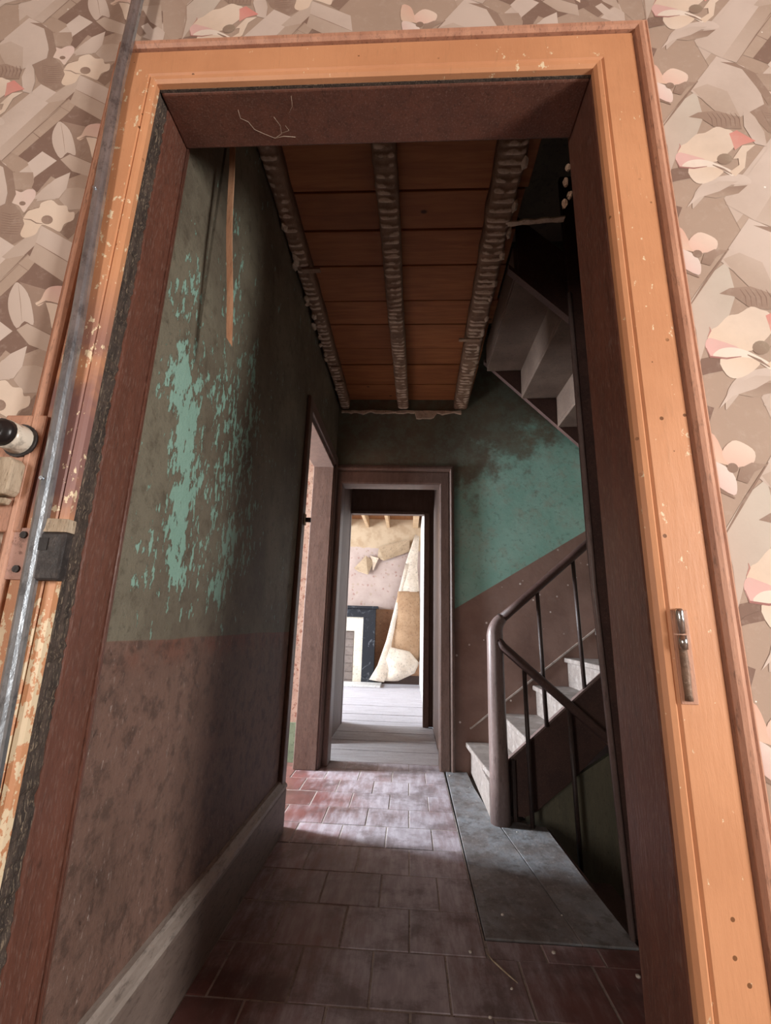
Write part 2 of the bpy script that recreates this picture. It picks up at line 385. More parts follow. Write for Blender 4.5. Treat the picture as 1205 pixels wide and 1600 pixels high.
M_FARWHITE = worn('white_limewashed_wall', '#dcd9d6', '#cfcbc6', '#b7aea5', 3)
M_FARJOIST = worn('pale_joist_wood', '#c4a684', '#b0906c', None, 5, (1, 5, 1))
M_FARDECK = worn('brown_ceiling_deck', '#8b5c36', '#784c2b', None, 4, (5, 1, 1))
def m_marble():
    t = NT('black_marble'); p = t.pos()
    v = t.noise(p, 6, 8, 0.75, 1.5)
    col = t.mix(t.step(v, 0.56, 0.66), '#2e3034', '#6b6e73')
    return t.out(col, 0.25)
M_MARBLE = m_marble()
M_FPCREAM = worn('cream_fireplace_slip', '#e6dccb', '#d8ccb8', None, 4)
M_FPIRON = worn('brown_fireplace_shutter', '#7d7069', '#6f625b', None, 4)
M_SIDEPAPER = worn('pink_mottled_side_wallpaper', '#a58b7c', '#94796b', '#7d5344', 9, (1, 1, 1), 0.54, 0.85, 0.2, 60, 0.05)
M_SIDEGREEN = worn('green_skirting_paint', '#76866f', '#6b7a64', '#5a5848', 6)
M_STEEL = worn('galvanised_steel', '#b9c0c6', '#99a1a8', '#6f767d', 26, (1, 1, 0.5), 0.6, 0.32, 0.25, 90, 0.15, None, 0.6, 0.85)
M_CHROME = worn('bright_steel_pin', '#d5d8db', '#c2c5c8', '#8a7566', 30, (1, 1, 1), 0.68, 0.2, 0.1, 90, 0.1, None, 0.6, 0.95)
M_RUST = worn('rusted_hinge_steel', '#8d7462', '#6f5a4b', '#b9a695', 40, (1, 1, 1), 0.6, 0.6, 0.6, 120, 0.1, None, 0.6, 0.3)
M_PORCELAIN = worn('aged_porcelain', '#dcd3c3', '#cbbfae', None, 10, (1, 1, 1), 0.7, 0.25, 0.1)
M_BAKELITE = worn('black_bakelite', '#1d1a1a', '#282424', None, 10, (1, 1, 1), 0.7, 0.3, 0.1)
M_PALEWOOD = worn('grey_weathered_wood', '#bfae97', '#9c8a73', '#6b5a48', 10, (6, 6, 1), 0.62, 0.7, 0.4)
M_IRONBOX = worn('blackened_iron', '#2e2a29', '#403a38', '#6d635c', 20, (1, 1, 1), 0.64, 0.5, 0.5)
M_PINKPLATE = worn('pink_painted_plate', '#c7a092', '#b88f80', '#8a6658', 8)

# ------------------------------------------------------------------ the room the camera stands in
DL, DR, DZ = -0.574, 0.368, 2.075        # clear opening of the near doorway
wf = MB()
wf.box(-2.3, DL-0.026, 0, 0.14, 0, 4.2).box(DR+0.026, 2.6, 0, 0.14, 0, 4.2).box(DL-0.026, DR+0.026, 0, 0.14, DZ+0.03, 4.2)
wall_front = struct(wf.build('wall_front', M_ROOMPLAIN), 'wall around the near doorway, hung with floral lattice wallpaper')
rm = MB(); rm.box(-2.4, -2.3, -3.5, 0.14, 0, 2.75); struct(rm.build('wall_room_left', M_ROOMPLAIN))
rm = MB()
for b in ((2.6, 2.7, -3.5, -1.8, 0, 2.75), (2.6, 2.7, -1.2, 0.14, 0, 2.75), (2.6, 2.7, -1.8, -1.2, 0, 0.55), (2.6, 2.7, -1.8, -1.2, 1.95, 2.75)): rm.box(*b)
struct(rm.build('wall_room_right', M_ROOMPLAIN))
rm = MB()
for b in ((-2.4, -2.28, -3.6, -3.5, 0, 2.75), (-1.70, 2.7, -3.6, -3.5, 0, 2.75), (-2.28, -1.70, -3.6, -3.5, 0, 0.45), (-2.28, -1.70, -3.6, -3.5, 1.95, 2.75)): rm.box(*b)
struct(rm.build('wall_room_rear', M_ROOMPLAIN))
rm = MB(); rm.box(-2.4, 2.7, -3.6, 0.0, 2.75, 2.85); struct(rm.build('ceiling_room', M_BOARD))
rm = MB(); rm.box(-2.4, 2.7, -3.6, 0.0, -0.1, 0.0); struct(rm.build('floor_room', worn('room_floorboards', '#7a5a45', '#6b4d3a', None, 4)))
def window(name, p0, p1, axis):
    """wooden sash: outer frame + mullion + transom, p0..p1 in the wall plane"""
    w = empty(name); struct(w)
    (a0, z0), (a1, z1) = p0, p1
    ax, c = axis
    def bar(nm, u0, u1, w0, w1):
        m = MB()
        if ax == 0: m.box(c-0.02, c+0.02, u0, u1, w0, w1)
        else: m.box(u0, u1, c-0.02, c+0.02, w0, w1)
        m.build(nm, M_FARWHITE, w)
    bar('frame', a0, a1, z0, z0+0.05); bar('frame', a0, a1, z1-0.05, z1)
    bar('frame', a0, a0+0.05, z0+0.05, z1-0.05); bar('frame', a1-0.05, a1, z0+0.05, z1-0.05)
    mid = (a0+a1)/2; bar('mullion', mid-0.02, mid+0.02, z0+0.05, z1-0.05)
window('window_1', (-1.8, 0.55), (-1.2, 1.95), (0, 2.65))
window('window_2', (-2.28, 0.45), (-1.70, 1.95), (1, -3.55))

# ---------- printed wallpaper: flat shapes of the repeat, traced on the wall plane and repeated over it
REPX, REPZ, DROP = 0.522, 0.42, 0.21
shapes = []                               # (points in wall x,z ; colour ; colour2)
def wallpt(px, py):
    h = hit(px, py, 1, 0.0); return (h.x, h.z)
def crop_a(pts): return [(lambda q: (q[0]+3*REPX, q[1]+3*DROP-2*REPZ))(wallpt(x/5.477, y/5.477)) for x, y in pts]
def crop_b(pts): return [(lambda q: (q[0]+3*REPX, q[1]+3*DROP-2*REPZ))(wallpt(x/5.925, 270+y/5.925)) for x, y in pts]
def crop_c(pts): return [wallpt(860+x/3.478, y/3.478) for x, y in pts]
def smooth(pts, n=3):
    out = []; k = len(pts)
    for i in range(k):
        p0, p1, p2, p3 = (pts[(i+j-1) % k] for j in range(4))
        for s_ in range(n):
            u = s_/n
            out.append(tuple(0.5*((2*p1[d]) + (-p0[d]+p2[d])*u + (2*p0[d]-5*p1[d]+4*p2[d]-p3[d])*u*u + (-p0[d]+3*p1[d]-3*p2[d]+p3[d])*u**3) for d in (0, 1)))
    return out
def sh(crop, pts, c, c2=None, sm=False):
    q = crop(pts); shapes.append((smooth(q) if sm else q, lin(c), lin(c2) if c2 else None))
def ell(crop, cx, cy, rx, ry, c, c2=None):
    sh(crop, [(cx+rx*cos(2*pi*k/14), cy+ry*sin(2*pi*k/14)) for k in range(14)], c, c2)
def stroke(crop, pts, w, c):
    l = []; r_ = []
    for i, p in enumerate(pts):
        a = pts[max(0, i-1)]; b = pts[min(len(pts)-1, i+1)]
        dx, dy = b[0]-a[0], b[1]-a[1]; n = math.hypot(dx, dy) or 1
        ww = w*(0.35 if i in (0, len(pts)-1) else 1)
        l.append((p[0]-dy/n*ww, p[1]+dx/n*ww)); r_.append((p[0]+dy/n*ww, p[1]-dx/n*ww))
    sh(crop, l+r_[::-1], c)
LT, LT2, MID, MID2, DK, DK2, CR, CR2, PK, RD = '#d2c2b6', '#c3b1a3', '#b39e8d', '#a58e7e', '#836a5d', '#8f7768', '#e3d2c1', '#dcc6b0', '#dab3aa', '#d2837a'
A, B, C = crop_a, crop_b, crop_c
def crop_t(pts): return [wallpt(600+x/2.869, y/2.869) for x, y in pts]
def crop_s(pts): return [wallpt(200+x/2.869, y/2.869) for x, y in pts]
T, S = crop_t, crop_s
sh(T, [(620, 130), (690, 40), (760, 25), (860, 70), (960, 92), (1075, 60), (1110, 140), (900, 155), (780, 150), (740, 80)], MID2, MID)
sh(T, [(745, 0), (800, 0), (880, 30), (960, 80), (1060, 5), (1060, -40), (900, -40)], DK, DK2)
sh(T, [(970, 82), (1020, 40), (1072, 8), (1082, 112)], LT2, LT)
sh(T, [(275, 95), (380, 10), (470, 50), (500, 170), (440, 170), (370, 110)], LT2, LT)
sh(T, [(470, 60), (520, 60), (600, 150), (560, 180), (510, 160)], DK2, MID2)
sh(T, [(540, 60), (600, 10), (680, 45), (600, 115)], LT2, LT)
sh(T, [(640, 162), (690, 105), (748, 80), (745, 162)], LT, LT2)
ell(T, 1030, 125, 45, 20, CR2, LT)
sh(S, [(60, 30), (150, 25), (155, 135), (100, 100)], MID, LT2)
sh(S, [(155, 0), (240, 0), (290, 70), (280, 160), (200, 190), (160, 140)], MID2, MID)
sh(S, [(90, 105), (150, 180), (215, 215), (170, 222), (110, 195), (60, 120)], LT, LT2)
sh(S, [(195, 200), (230, 175), (300, 160), (335, 185), (220, 218)], DK)
# ground patches (brown) of the lattice panel
sh(A, [(180, 330), (330, 330), (460, 480), (560, 620), (560, 740), (440, 800), (330, 700)], MID2, DK2)
sh(A, [(600, 380), (640, 280), (860, 200), (900, 250), (760, 300), (650, 420)], DK)
sh(A, [(830, 690), (980, 540), (1010, 640), (900, 740)], DK2)
sh(A, [(430, 860), (660, 700), (880, 820), (1000, 1060), (900, 1420), (520, 1560), (160, 1340), (240, 1100)], DK)
# planks of the trellis
sh(A, [(-200, 1180), (355, 725), (485, 795), (-200, 1350)], LT, LT2)
sh(A, [(-200, 1350), (485, 795), (690, 650), (745, 700), (640, 790), (60, 1290), (-200, 1480)], LT2, MID)
sh(A, [(60, 1290), (590, 850), (650, 900), (600, 960), (160, 1340)], MID)
sh(A, [(690, 650), (990, 790), (980, 935), (650, 770)], LT, LT2)
sh(A, [(650, 770), (980, 935), (960, 1085), (600, 880)], LT2, MID)
stroke(A, [(590, 855), (320, 1080), (60, 1295)], 4, DK2)
stroke(A, [(650, 770), (800, 845), (980, 935)], 3, DK2)
stroke(A, [(490, 900), (600, 965)], 4, DK); stroke(A, [(275, 1130), (345, 1185), (440, 1240)], 4, DK)
# leaves under the trellis
sh(A, [(530, 1040), (650, 1070), (740, 1090), (790, 1240), (790, 1400), (650, 1345), (610, 1130)], MID2, DK2)
sh(A, [(520, 1045), (600, 1120), (640, 1240), (648, 1335), (580, 1310), (520, 1360), (460, 1260), (450, 1160), (480, 1080)], LT, LT2, True)
stroke(A, [(525, 1060), (545, 1180), (560, 1310)], 3, MID2)
sh(A, [(240, 1400), (365, 1300), (490, 1380), (300, 1520)], LT)
sh(A, [(520, 1370), (600, 1325), (800, 1410), (780, 1520), (620, 1470)], LT2, MID)
sh(A, [(660, 1185), (700, 1160), (740, 1090), (800, 1065), (880, 1075), (880, 1190), (820, 1180), (750, 1170), (690, 1205)], PK, CR2, True)
sh(A, [(740, 1180), (830, 1178), (880, 1230), (830, 1390), (790, 1350), (770, 1260)], CR, CR2)
stroke(A, [(672, 1200), (740, 1170), (830, 1185), (870, 1230)], 4, DK2)
sh(B, [(655, 0), (620, 150), (550, 240), (340, 270), (380, 170), (520, 60)], LT, LT2)
sh(B, [(620, 150), (720, 140), (840, 165), (850, 330), (640, 350), (550, 250)], MID, LT2)
sh(B, [(120, 0), (310, 0), (320, 90), (290, 160), (120, 160)], MID2, MID)
# cream flower
sh(B, [(85, 235), (100, 190), (140, 165), (200, 185), (260, 158), (325, 165), (330, 230), (260, 330), (225, 370), (180, 310), (110, 280)], '#dcc3ba', CR, True)
ell(B, 212, 288, 30, 20, DK2)
sh(B, [(230, 410), (280, 340), (365, 330), (385, 285), (480, 255), (545, 305), (620, 310), (640, 368), (692, 370), (682, 440), (600, 480), (560, 550), (480, 515), (400, 485), (365, 520), (330, 575), (235, 607), (192, 570), (228, 480), (215, 440)], CR, CR2, True)
ell(B, 440, 440, 54, 42, DK2, MID2)
stroke(B, [(215, 430), (290, 440), (340, 470), (400, 478)], 5, DK2)
stroke(B, [(215, 395), (270, 350), (365, 325)], 5, DK2)
# hatched round leaf
sh(B, [(0, 350), (90, 290), (185, 350), (222, 450), (190, 580), (150, 650), (0, 560)], MID2, DK2)
for k in range(9):
    stroke(B, [(15, 370+k*24), (100, 392+k*22), (205-abs(k-4)*9, 380+k*24)], 3, DK)
# right-hand part of the repeat
sh(C, [(790, 250), (1000, 0), (1130, 40), (930, 320)], LT, LT2)
sh(C, [(930, 320), (1130, 40), (1230, 20), (1010, 345)], MID, LT2)
stroke(C, [(1010, 345), (1120, 190), (1220, 60)], 3, DK2)
sh(C, [(600, 690), (700, 560), (790, 500), (830, 640), (770, 800), (690, 830), (650, 940), (620, 800)], '#c9bfb1', LT2)
sh(C, [(760, 500), (800, 440), (900, 310), (1050, 365), (1130, 470), (1160, 570), (1030, 640), (900, 610), (850, 560)], LT, LT2)
sh(C, [(770, 490), (850, 460), (960, 500), (1030, 640), (900, 612), (840, 560)], LT2, MID)
sh(C, [(920, 340), (1000, 345), (1110, 400), (1200, 520), (1200, 600), (1120, 480), (1040, 380)], DK2, MID2)
sh(C, [(750, 640), (800, 615), (900, 605), (1020, 640), (1040, 705), (900, 700), (820, 650)], MID2, DK2)
for k in range(7): stroke(C, [(850+k*25, 618), (875+k*25, 650), (880+k*25, 690)], 3, DK)
sh(C, [(1045, 580), (1110, 640), (1160, 720), (1175, 800), (1110, 785), (1050, 690)], LT2, LT)
stroke(C, [(800, 445), (700, 570), (600, 705)], 6, DK2); stroke(C, [(600, 705), (630, 800), (650, 960)], 6, MID2)
sh(C, [(770, 1135), (785, 1050), (850, 985), (960, 955), (1050, 955), (1090, 1000), (960, 1010), (860, 1050), (800, 1110)], LT, LT2, True)
sh(C, [(830, 1070), (900, 1025), (1070, 1010), (1020, 1055), (900, 1080)], DK2, MID)
sh(C, [(620, 1005), (680, 960), (755, 935), (775, 968), (690, 985)], DK)
sh(C, [(640, 1110), (715, 1130), (690, 1195)], DK)
# big flower
sh(C, [(690, 830), (710, 795), (740, 780), (790, 735), (840, 725), (900, 693), (950, 705), (990, 720), (1010, 780), (960, 840), (900, 882), (840, 880), (720, 882)], CR, CR2, True)
sh(C, [(970, 730), (1010, 712), (1060, 740), (1115, 770), (1040, 792), (1000, 820), (985, 770)], RD, '#dba295')
sh(C, [(678, 868), (690, 835), (730, 838), (850, 878), (740, 905), (700, 908)], PK, '#dcb3ac', True)
sh(C, [(715, 910), (745, 880), (800, 870), (850, 876), (900, 892), (990, 935), (985, 960), (900, 915), (800, 918)], '#eadfd2', CR, True)
sh(C, [(748, 922), (850, 910), (940, 928), (900, 972), (830, 1002), (778, 988)], CR2, CR, True)
sh(C, [(990, 868), (1040, 795), (1112, 790), (1065, 830), (1055, 915), (1005, 962), (970, 940), (1025, 900), (1020, 865)], CR, CR2)
ell(C, 945, 868, 42, 30, '#9a8a76', DK2)
stroke(C, [(682, 875), (700, 912), (780, 918), (850, 908)], 4, '#a2736c')
stroke(C, [(690, 830), (705, 800), (700, 785)], 4, '#b98a80')
stroke(C, [(880, 900), (940, 925), (985, 950)], 6, DK2)
# small double flower
sh(C, [(520, 350), (575, 362), (615, 425), (655, 462), (590, 455), (530, 440)], '#dba997', CR2, True)
sh(C, [(605, 420), (650, 378), (700, 385), (745, 412), (735, 452), (680, 465), (640, 465)], CR, '#dfb8a8', True)
sh(C, [(540, 450), (600, 458), (650, 490), (665, 530), (650, 562), (570, 525), (545, 490)], '#e6dcd2', PK, True)
ell(C, 648, 470, 24, 17, DK2)
stroke(C, [(548, 520), (600, 550), (655, 572)], 6, DK2)
sh(C, [(665, 510), (680, 470), (730, 448), (800, 452), (740, 480), (710, 520)], MID2, DK2)
sh(C, [(600, 270), (660, 190), (760, 150), (850, 150), (760, 195), (660, 225)], LT2, LT)

def clip(poly, ax, v, keep_less):
    out = []; n = len(poly)
    for i in range(n):
        a, b = poly[i], poly[(i+1) % n]
        ia = (a[0][ax] < v) == keep_less; ib = (b[0][ax] < v) == keep_less
        if ia: out.append(a)
        if ia != ib:
            t_ = (v-a[0][ax])/(b[0][ax]-a[0][ax])
            out.append((tuple(a[0][d]+(b[0][d]-a[0][d])*t_ for d in (0, 1)), tuple(a[1][d]+(b[1][d]-a[1][d])*t_ for d in range(4))))
    return out
pv, pf, pc = [], [], []
def emit(poly, depth):
    if len(poly) < 3: return
    k = len(pv)
    for (x, z), c in poly: pv.append((x, depth, z)); pc.append(c)
    pf.append(tuple(range(k, k+len(poly))))
WX0, WX1, WZ0, WZ1 = -2.28, 2.58, 0.0, 2.74
REG = [[(0, -0.62, True), (0, WX0, False), (1, WZ0, False), (1, WZ1, True)],
       [(0, 0.43, False), (0, WX1, True), (1, WZ0, False), (1, WZ1, True)],
       [(0, -0.62, False), (0, 0.43, True), (1, 2.13, False), (1, WZ1, True)]]
ground = lin('#ad9786')
def place(pts, cols, depth):
    for reg in REG:
        q = list(zip(pts, cols))
        for ax, v, less in reg:
            q = clip(q, ax, v, less)
            if len(q) < 3: break
        emit(q, depth)
place([(WX0, WZ0), (WX1, WZ0), (WX1, WZ1), (WX0, WZ1)], [ground]*4, -0.0008)
for k, (pts, c, c2) in enumerate(shapes):
    zs = [p[1] for p in pts]; xs = [p[0] for p in pts]
    lo, hi = min(zs), max(zs); l0, l1 = min(xs), max(xs)
    cols = []
    for x, z in pts:
        if c2 is None: cols.append(c)
        else:
            u = 0.5*((z-lo)/(hi-lo+1e-6)) + 0.5*((x-l0)/(l1-l0+1e-6)); cols.append(tuple(c[d]+(c2[d]-c[d])*(1-u) for d in range(4)))
    for i in range(-6, 5):
        for j in range(-9, 9):
            ox = i*REPX; oz = j*REPZ + i*DROP
            if l1+ox < WX0 or l0+ox > WX1 or hi+oz < WZ0 or lo+oz > WZ1: continue
            place([(x+ox, z+oz) for x, z in pts], cols, -0.0010-0.000006*k)
me = bpy.data.meshes.new('wallpaper'); me.from_pydata(pv, [], pf)
ca = me.color_attributes.new('print', 'FLOAT_COLOR', 'POINT')
ca.data.foreach_set('color', [c for q in pc for c in q]); me.update()
t = NT('floral_trellis_wallpaper')
at = t.n('ShaderNodeAttribute', attribute_name='print'); p = t.pos()
n1 = t.noise(p, 3.5, 6, 0.6); n2 = t.noise(p, 45, 5, 0.7)
col = t.mix(t.math('MULTIPLY', t.step(n1, 0.42, 0.72), 0.28), at.outputs['Color'], '#8d7766')
col = t.mix(t.math('MULTIPLY', t.step(n2, 0.5, 0.75), 0.22), col, '#cbbcae')
sp = t.voro(p, 24)['Distance']
col = t.mix(t.math('MULTIPLY', t.math('LESS_THAN', sp, 0.055), t.step(t.noise(p, 3, 2, 0.5), 0.54, 0.6)), col, '#eee8e0')
wallpaper = link('wallpaper', me, t.out(col, 0.85, n2, 0.12, 0.003), wall_front)

# ------------------------------------------------------------------ near doorway: casing, jambs, lintel
door1 = struct(empty('door_1'), 'near doorway with ochre casing and oxblood jambs')
OL, ORt, OZ = 0.104, 0.122, 0.125      # casing widths: left, right, head
def casing(parent, xl, xr, zt, wl, wr, wz, y, prof, mats, z0=0.0, names=('casing_board', 'outer_moulding'), facing=-1, bev=0.0):
    """mitred architrave round an opening in a wall facing -y; prof: list of parts, each a list of (u, d), u 0..1 across, d thickness"""
    for pi_, part in enumerate(prof):
        for side in ('l', 'r', 'h'):
            ring0, ring1 = [], []
            for u, d in part:
                yy = y + facing*d
                L, Rr, T = xl-u*wl, xr+u*wr, zt+u*wz
                if side == 'l': ring0.append((L, yy, z0)); ring1.append((L, yy, T))
                elif side == 'r': ring0.append((Rr, yy, z0)); ring1.append((Rr, yy, T))
                else: ring0.append((L, yy, T)); ring1.append((Rr, yy, T))
            n = len(part); m = MB()
            m.add(ring0+ring1, [tuple(range(n)), tuple(range(n, 2*n))[::-1]] + [(i, (i+1) % n, n+(i+1) % n, n+i) for i in range(n)])
            mt = mats[pi_]
            if isinstance(mt, (list, tuple)): mt = mt[1] if side == 'h' else mt[0]
            m.build(names[pi_], mt, parent)
P_FLAT = [(0.0, 0.001), (0.0, 0.013), (0.05, 0.018), (0.11, 0.0195), (0.14, 0.0165), (0.17, 0.020), (0.69, 0.020), (0.70, 0.013), (0.735, 0.012), (0.735, 0.001)]
P_MLD = [(0.735, 0.001), (0.735, 0.024), (0.78, 0.029), (0.84, 0.030), (0.90, 0.026), (0.92, 0.021), (0.95, 0.023), (0.98, 0.020), (1.0, 0.010), (1.0, 0.001)]
casing(door1, DL, DR, DZ, OL, ORt, OZ, 0.0, [P_FLAT, P_MLD], [M_OCHRE, M_MOULD])
def ragged_strip(name, mat, p0, p1, inward, across, w, amp, parent, seg=60, thick=0.01, seed=0):
    """a strip with a gnawed edge: from p0 to p1, width w along across, thick along inward"""
    r_ = random.Random(seed); p0 = Vector(p0); p1 = Vector(p1); ac = Vector(across); iw = Vector(inward)
    vv, ff = [], []
    for i in range(seg+1):
        b = p0.lerp(p1, i/seg); ww = w + r_.uniform(-amp, amp); tt = thick + r_.uniform(-0.08, 0.10)*thick
        vv += [b, b+iw*tt, b+ac*ww*0.5+iw*(tt*r_.uniform(0.93, 1.08)), b+ac*ww+iw*tt*r_.uniform(0.88, 1.0), b+ac*ww]
    for i in range(seg):
        for k in range(5): ff.append((i*5+k, i*5+(k+1) % 5, i*5+5+(k+1) % 5, i*5+5+k))
    ff += [(0, 1, 2, 3, 4), tuple(seg*5+k for k in (4, 3, 2, 1, 0))]
    return MB().add(vv, ff).build(name, mat, parent)
m = MB(); m.box(DL-0.026, DL, 0.036, 0.145, 0, DZ+0.03); m.build('jamb', M_JAMB, door1, 0.006)
m = MB(); m.box(DR, DR+0.026, 0.0, 0.145, 0, DZ+0.03); m.build('jamb', M_JAMB, door1, 0.006)
m = MB(); m.box(DL, DR, 0.004, 0.125, DZ-0.004, DZ+0.03); m.build('lintel_board', M_HEAD, door1, 0.004)
ragged_strip('rebate_strip', M_BLACKWOOD, (DL-0.024, -0.001, 0), (DL-0.024, -0.001, DZ), (1, 0, 0), (0, 1, 0), 0.038, 0.0015, door1, 240, 0.0232, 3)
m = MB(); m.box(DL, DR, -0.002, 0.004, DZ-0.001, DZ+0.028); m.build('rebate_strip', M_BLACKWOOD, door1)
# thin raised bead at the corridor edge of the latch jamb
m = MB(); m.tube([(DL+0.001, 0.128, 0), (DL+0.001, 0.128, DZ)], 0.004, 6); m.build('bead', M_JAMB, door1)

# ------------------------------------------------------------------ corridor shell
LX, BY = -0.585, 2.58
# left wall with a cable chase (a vertical slot) cut into its face, then the side-room opening
wl = MB()
for b in ((LX-0.14, LX, 0.14, 0.318, 0, 4.2), (LX-0.14, LX, 0.332, 1.62, 0, 4.2), (LX-0.14, LX-0.03, 0.318, 0.332, 0, 4.2),
          (LX-0.03, LX, 0.318, 0.332, 0, 1.66), (LX-0.03, LX, 0.318, 0.332, 2.35, 4.2),
          (LX-0.14, LX, 1.62, 2.49, 2.09, 4.2), (LX-0.14, LX, 2.49, BY, 0, 4.2)): wl.box(*b)
wall_left = struct(wl.build('wall_left', M_LEFT), 'corridor wall with green paint flaking above a brown dado')
bb = MB()
prof = [(LX, 0.0), (-0.553, 0.0), (-0.553, 0.170), (-0.557, 0.178), (LX, 0.178)]
bb.prism([(x, 0.145, z) for x, z in prof], (0, 1.45, 0))
base_l = struct(bb.build('baseboard_left', M_SKIRT), 'scuffed brown baseboard along the peeling wall')
cp = MB(); prof = [(LX, 0.178), (-0.556, 0.178), (-0.550, 0.184), (-0.552, 0.196), (-0.566, 0.206), (-0.572, 0.214), (LX, 0.216)]
cp.prism([(x, 0.145, z) for x, z in prof], (0, 1.45, 0)); cp.build('baseboard_cap', M_SKIRTCAP, base_l)

# back wall with doorway
wb = MB()
B3L, B3R, B3Z = -0.523, 0.222, 1.968
for b in ((-0.725, B3L-0.02, BY, BY+0.12, 0, 4.2), (B3R+0.02, 2.5, BY, BY+0.12, -2.1, 4.2), (B3L-0.02, B3R+0.02, BY, BY+0.12, B3Z+0.02, 4.2)): wb.box(*b)
wall_back = struct(wb.build('wall_back', M_BACK), 'green stair wall above a slanting brown dado, round the far doorway')
# stairwell and upper storey enclosure
m = MB(); m.box(1.55, 1.65, 0.14, BY, -2.1, 4.2); struct(m.build('wall_right', M_UPPER))
m = MB(); m.box(0.755, 0.80, 0.14, 0.985, 0, 4.2); struct(m.build('wall_partition', M_DARKWALL), 'brown partition between doorway and stairs')
m = MB(); m.box(LX-0.14, 2.5, 0.14, BY, 4.2, 4.3); struct(m.build('ceiling_upper', M_UPPER))
m = MB(); m.box(0.62, 0.69, 0.985, 1.86, -2.0, -0.035).box(0.62, 1.55, 0.90, 0.985, -2.0, -0.03); struct(m.build('wall_cellar', M_DARKWALL))
m = MB(); m.box(0.62, 1.55, 0.90, BY, -2.1, -2.0); struct(m.build('floor_cellar', M_UPPER))
m = MB(); m.prism([(0.62, 1.93, -2.0), (1.55, 1.93, -2.0), (1.55, 1.93, 0.60), (0.62, 1.93, 0.02)], (0, 0.03, 0)); struct(m.build('wall_cellar_back', worn('olive_cellar_boards', '#5b5749', '#66604f', '#7a7260', 5, (5, 5, 1))))
m = MB(); m.box(0.80, 1.55, 0.14, 0.985, -0.03, 0); struct(m.build('floor_closet', M_UPPER))

# ------------------------------------------------------------------ floor: bedding, terracotta tiles, slab
fb = MB(); fb.box(-0.725, 0.25, 0.0, 2.70, -0.06, -0.0016).box(0.25, 0.755, 0.0, 0.945, -0.06, -0.0016).box(0.25, 0.62, 0.945, BY, -0.06, -0.03).box(0.40, 0.62, 1.86, BY, -0.06, -0.031)
fb.box(-3.3, -0.725, 1.2, 2.70, -0.06, -0.0016)
floor = struct(fb.build('floor', M_GROUT), 'worn terracotta tile floor under pale dust')
tile_me = []
for k in range(3):
    m = MB(); h = 0.1025; z1 = 0.0
    m.add([(-h, -h, -0.012), (h, -h, -0.012), (h, h, -0.012), (-h, h, -0.012), (-h+.003, -h+.003, z1), (h-.003, -h+.003, z1), (h-.003, h-.003, z1), (-h+.003, h-.003, z1),
           (-h, -h, z1-.003), (h, -h, z1-.003), (h, h, z1-.003), (-h, h, z1-.003)],
          [(4, 5, 6, 7), (8, 9, 5, 4), (9, 10, 6, 5), (10, 11, 7, 6), (11, 8, 4, 7), (0, 1, 9, 8), (1, 2, 10, 9), (2, 3, 11, 10), (3, 0, 8, 11), (3, 2, 1, 0)])
    tile_me.append(m.mesh('tile')); tile_me[-1].materials.append(M_TILE)
P = 0.208
def lay(cx, cy, sx=1.0, sy=1.0):
    o = bpy.data.objects.new('tile', tile_me[rng.randrange(3)]); coll.objects.link(o); o.parent = floor
    o.location = (cx, cy, rng.uniform(-0.0009, 0.0006)); o.scale = (sx, sy, 1)
    o.rotation_euler = (rng.uniform(-.0025, .0025), rng.uniform(-.0025, .0025), rng.uniform(-.006, .006))
row = 0; y = 0.66 - 3*P
while y < 2.70:
    y0, y1 = max(y, 0.005), min(y+P, 2.695)
    if y1-y0 > 0.03:
        xl = -0.553 if y1 < 1.62 else (-3.2 if False else -1.15)
        xr = 0.247 if y0 > 0.86 else 0.75
        x = -1.15 + (0.0 if row % 2 else -0.5*P) + 0.026
        while x < xr:
            a, b = max(x, xl), min(x+P, xr)
            if 0 < xr-b < 0.06: b = xr; x = xr
            if b-a > 0.03: lay((a+b)/2, (y0+y1)/2, (b-a-0.003)/0.205, (y1-y0-0.003)/0.205)
            x += P
    row += 1; y += P
for k in range(3): lay(0.335+0.166*k, 0.905, 0.163/0.205, 0.078/0.205)
# grey slab at the stair foot: two leaves with a crack between, narrowing to the newel
def slab(pts, nm):
    m = MB(); m.prism([(x, y_, -0.028) for x, y_ in pts], (0, 0, 0.032)); o = m.build(nm, M_SLAB, floor, 0.0015); o['label'] = 'cracked grey cement slab'
slab([(0.253, 0.95), (0.545, 0.95), (0.515, 1.25), (0.475, 1.60), (0.432, 1.95), (0.405, 2.30), (0.40, 2.575), (0.262, 2.575), (0.257, 1.7)], 'slab')
slab([(0.5465, 0.95), (0.714, 0.95), (0.695, 1.30), (0.678, 1.78), (0.46, 1.86), (0.440, 1.95), (0.479, 1.60), (0.519, 1.25)], 'slab')
m = MB(); m.prism([(0.716, 0.95, -0.05), (0.728, 0.95, -0.05), (0.692, 1.78, -0.05), (0.680, 1.78, -0.05)], (0, 0, 0.046)); o = m.build('slab_nosing', M_STAIRDARK, floor)

